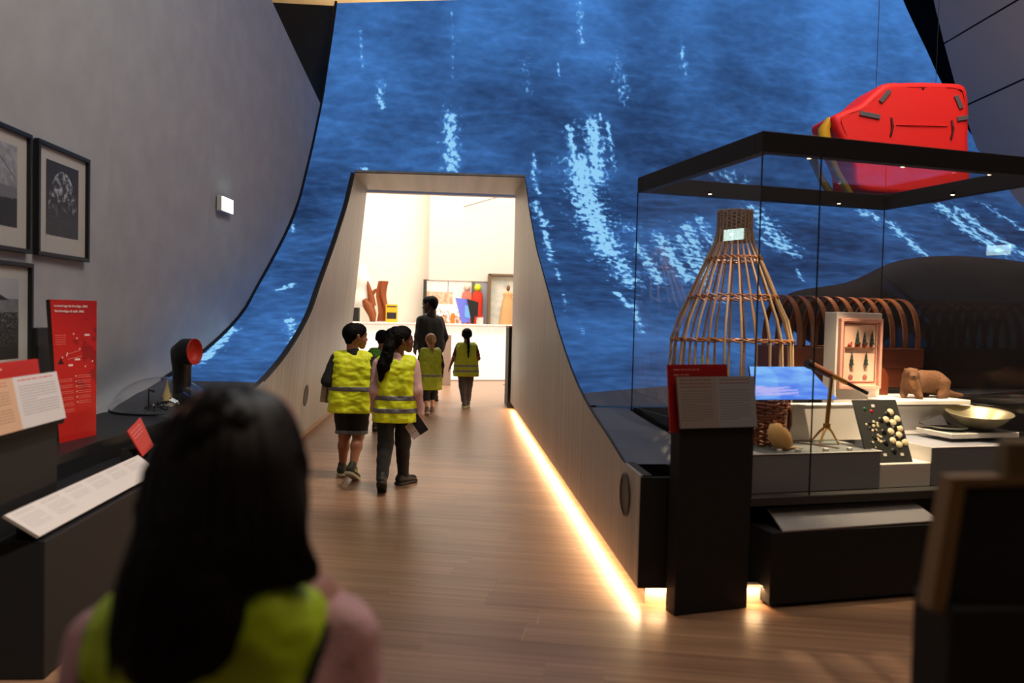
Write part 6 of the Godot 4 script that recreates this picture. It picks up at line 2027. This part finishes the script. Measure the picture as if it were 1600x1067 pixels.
func near_girl(lime: Material, hair: StandardMaterial3D) -> void:
	var pinkj := cloth("jacket_pink", Color(0.88, 0.68, 0.69), 0.85, 0.3)
	var at := V(-0.292, 0, -1.085)
	var root := thing("person", "girl seen close from behind with long dark hair, lime vest and pink jacket", "person", at, 0.0)
	var pale := skin("skin_light", Color(0.72, 0.50, 0.42))
	var shr := V(0.145, 1.01, 0.01)
	var shl := V(-0.155, 0.995, -0.005)
	var er := V(0.172, 0.82, 0.02)
	var el := V(-0.175, 0.82, 0.02)
	var bones := [
		[V(0, 1.05, 0.01), V(0.005, 1.15, 0.0), 0.052, 0.046], [V(-0.10, 1.045, 0.0), V(0.10, 1.045, 0.0), 0.055, 0.055], [V(-0.07, 0.95, 0.0), V(0.07, 0.95, 0.0), 0.085, 0.085],
		[V(-0.055, 0.85, 0), V(0.055, 0.85, 0), 0.080, 0.080], [V(-0.06, 0.72, 0), V(0.06, 0.72, 0), 0.088, 0.088],
		[shr, er, 0.042, 0.034], [er, V(0.19, 0.62, -0.08), 0.034, 0.022], [shl, el, 0.042, 0.034], [el, V(-0.2, 0.62, -0.08), 0.034, 0.022],
		[V(0.075, 0.68, 0), V(0.07, 0.38, -0.02), 0.076, 0.05], [V(0.07, 0.38, -0.02), V(0.07, 0.085, 0.0), 0.048, 0.03], [V(-0.075, 0.68, 0), V(-0.07, 0.38, -0.02), 0.076, 0.05], [V(-0.07, 0.38, -0.02), V(-0.07, 0.085, 0.02), 0.048, 0.03]]
	var body := MB.new()
	body.add(net(bones, 0.012, 0.03))
	body.add(head_net(0.0042), Transform3D(Basis(Vector3.UP, -0.30) * Basis(Vector3.RIGHT, -0.05), V(0.004, 1.240, -0.02)))
	for side in [1.0, -1.0]:
		body.add(hand_net(false, 0.0042), Transform3D(Basis(V(side, 0, 0), V(0, 0.92, 0.38).normalized(), V(0, -0.38, 0.92).normalized()), V(0.19 * side, 0.62, -0.08)))
	obj("body", body, pale, root)
	var pb := [[V(-0.06, 0.70, 0), V(0.06, 0.70, 0), 0.098, 0.098]]
	for s in [-1.0, 1.0]:
		pb.append([V(0.075 * s, 0.68, 0), V(0.07 * s, 0.38, -0.02), 0.088, 0.062])
		pb.append([V(0.07 * s, 0.38, -0.02), V(0.07 * s, 0.085, 0.01), 0.06, 0.042])
	obj("trousers", netm(pb, 0.014, 0.02, [Plane(Vector3.DOWN, -0.06)]), mats["cloth_black"], root)
	var parts := shoe_parts(0.009)
	for s in [-1.0, 1.0]:
		var um := MB.new()
		um.add(parts[0], Transform3D(Basis(), V(0.07 * s, 0.0, 0.01)))
		var sx := obj("shoe", um, mats["shoe_black"], root)
		var sm := MB.new()
		sm.add(parts[1], Transform3D(Basis(), V(0.07 * s, 0.0, 0.01)))
		obj("sole", sm, mats["shoe_black"], sx)
	# jacket: full sleeves with deep folds at the shoulder
	var jb := [[V(-0.125, 1.005, 0.0), V(0.120, 1.015, 0.0), 0.058, 0.058], [V(-0.08, 0.95, 0.0), V(0.08, 0.95, 0.0), 0.098, 0.098], [V(-0.07, 0.80, 0), V(0.07, 0.80, 0), 0.10, 0.10],
		[shr, er, 0.056, 0.054], [er, V(0.19, 0.64, -0.07), 0.054, 0.042], [shl, el, 0.054, 0.052], [el, V(-0.2, 0.64, -0.07), 0.058, 0.042],
		[V(0.170, 1.035, 0.045), V(0.125, 0.945, 0.085), 0.022, 0.024], [V(0.186, 1.02, 0.035), V(0.180, 0.93, 0.055), 0.016, 0.016], [V(0.0, 1.07, 0.01), V(0.0, 1.12, 0.0), 0.064, 0.058]]
	obj("jacket", netm(jb, 0.009, 0.022, [], 0.010, Vector3(12, 9, 12)), pinkj, root)
	# vest: cut to its armholes and hem
	var vb := vest_bones(1.02, 0.60, 0.076, 0.085, 0.100, 0.106)
	vb.append([V(-0.125, 1.000, 0.014), V(0.122, 1.005, 0.014), 0.054, 0.054])
	vb.append([V(-0.055, 1.045, 0.035), V(0.06, 1.045, 0.035), 0.066, 0.066])
	var pr := Plane(V(1, -0.35, 0.0).normalized(), (0.153 - 0.35 * 1.079) / 1.0595)
	var plx := Plane(V(-1, -0.12, 0.0).normalized(), (0.163 - 0.12 * 1.06) / 1.0072)
	var top := Plane(V(0, 1, 0.1).normalized(), 1.135)
	var vest := obj("vest", netm(vb, 0.008, 0.05, [Plane(Vector3.DOWN, -0.60), pr, plx, top], 0.014, Vector3(8, 10, 8)), lime, root)
	# dark binding along the armholes
	var bind := mat("binding_dark", Color(0.06, 0.06, 0.035), 0.8)
	var rb := MB.new()
	rb.tube([V(0.142, 1.045, -0.03), V(0.145, 1.055, 0.015), V(0.142, 1.043, 0.055), V(0.136, 1.02, 0.080), V(0.127, 0.99, 0.096), V(0.117, 0.96, 0.104), V(0.104, 0.92, 0.108)], [0.006], 8)
	obj("binding", rb, bind, vest)
	var lb := MB.new()
	lb.tube([V(-0.158, 1.042, -0.03), V(-0.160, 1.05, 0.015), V(-0.157, 1.035, 0.052), V(-0.152, 1.0, 0.076), V(-0.147, 0.965, 0.088), V(-0.142, 0.92, 0.095)], [0.006], 8)
	obj("binding", lb, bind, vest)
	var st := []
	for q in vb:
		st.append([q[0], q[1], q[2] + 0.004, q[3] + 0.004])
	obj("reflective_stripe", netm(st, 0.009, 0.05, [Plane(Vector3.DOWN, -0.70), Plane(Vector3.UP, 0.75), pr, plx], 0.014, Vector3(8, 10, 8), Vector2(0.70, 0.75)), mats["stripe_grey"], vest)
	# hair: a smooth mass, then strands combed over it
	var hb := [[V(0.004, 1.262, 0.010), V(0.004, 1.258, -0.03), 0.087, 0.084], [V(-0.005, 1.21, 0.035), V(-0.025, 1.11, 0.085), 0.070, 0.058], [V(-0.025, 1.11, 0.085), V(-0.035, 1.06, 0.105), 0.056, 0.048],
		[V(-0.045, 1.22, 0.025), V(-0.058, 1.10, 0.080), 0.045, 0.044], [V(-0.058, 1.10, 0.080), V(-0.060, 1.045, 0.105), 0.043, 0.036], [V(-0.060, 1.045, 0.105), V(-0.058, 1.02, 0.110), 0.034, 0.022],
		[V(-0.010, 1.07, 0.105), V(-0.012, 1.03, 0.112), 0.040, 0.028], [V(0.045, 1.23, 0.02), V(0.055, 1.16, 0.04), 0.054, 0.046], [V(0.055, 1.16, 0.04), V(0.085, 1.125, 0.05), 0.042, 0.030], [V(0.085, 1.135, 0.045), V(0.118, 1.115, 0.05), 0.026, 0.012],
		[V(0.015, 1.13, 0.085), V(0.020, 1.07, 0.118), 0.030, 0.020], [V(0.020, 1.07, 0.118), V(0.022, 1.035, 0.122), 0.018, 0.008]]
	var face := Plane(V(0.25, -0.75, -0.60).normalized(), 0.0)
	face.d = face.normal.dot(V(0.075, 1.235, -0.025))
	var hm := netm(hb.slice(0, 2), 0.007, 0.035, [face], 0.008, Vector3(40, 7, 40))
	hb.append([V(0.055, 1.28, 0.0), V(0.070, 1.19, 0.015), 0.038, 0.036])
	hb.append([V(-0.05, 1.28, 0.0), V(-0.066, 1.19, 0.015), 0.038, 0.036])
	hm.add(net(hb.slice(1), 0.007, 0.035, [], 0.008, Vector3(40, 7, 40)))
	var hr := obj("hair", hm, hair, root)
	var rng := RandomNumberGenerator.new()
	rng.seed = 77
	var sm := MB.new()
	for k in 230:
		# strands start at the parting and fall over the mass
		var a := rng.randf_range(-1.9, 1.9)              # round the head, 0 = straight back
		var r0 := 0.088
		var side := sin(a)
		var pts := [V(0.006 + side * 0.02, 1.348 - 0.004 * rng.randf(), 0.0 + cos(a) * 0.02)]
		pts.append(V(0.006 + side * 0.062, 1.325, 0.0 + cos(a) * 0.062))
		pts.append(V(0.006 + side * r0 * 1.03, 1.27, 0.005 + cos(a) * r0 * 1.05))
		var tx: float
		var ty: float
		var tz: float
		if side < 0.25:
			tx = lerpf(-0.098, 0.030, clampf((side + 1.0) / 1.25, 0.0, 1.0)) + rng.randf_range(-0.006, 0.006)
			ty = rng.randf_range(1.005, 1.05)
			tz = 0.143 - 0.25 * absf(tx + 0.03) + rng.randf_range(-0.006, 0.004)
		else:
			tx = lerpf(0.03, 0.122, (side - 0.25) / 0.75)
			ty = rng.randf_range(1.10, 1.145)
			tz = 0.105 - 0.40 * maxf(tx - 0.05, 0.0)
		var p2: Vector3 = pts[2]
		pts.append(V(lerpf(p2.x, tx, 0.35), lerpf(p2.y, ty, 0.35), lerpf(p2.z, tz, 0.42)))
		pts.append(V(lerpf(p2.x, tx, 0.75), lerpf(p2.y, ty, 0.7), lerpf(p2.z, tz, 0.82)))
		pts.append(V(tx, ty, tz))
		# refine the path
		var fine := []
		for q in pts.size() - 1:
			var b0: Vector3 = pts[maxi(q - 1, 0)]
			var b3: Vector3 = pts[mini(q + 2, pts.size() - 1)]
			for e in 4:
				fine.append((pts[q] as Vector3).cubic_interpolate(pts[q + 1], b0, b3, e / 4.0))
		fine.append(pts[-1])
		sm.tube(fine, [0.0022, 0.003, 0.0034, 0.0034, 0.0034, 0.0034, 0.0034, 0.0034, 0.0034, 0.0034, 0.0034, 0.0034, 0.0034, 0.0034, 0.003, 0.0026, 0.0022, 0.0018, 0.0013, 0.0009, 0.0006], 4, false)
	var so := obj("strands", sm, mat("hair_strand", Color(0.085, 0.052, 0.042), 0.5), hr)
	so.set_meta("kind", "stuff")
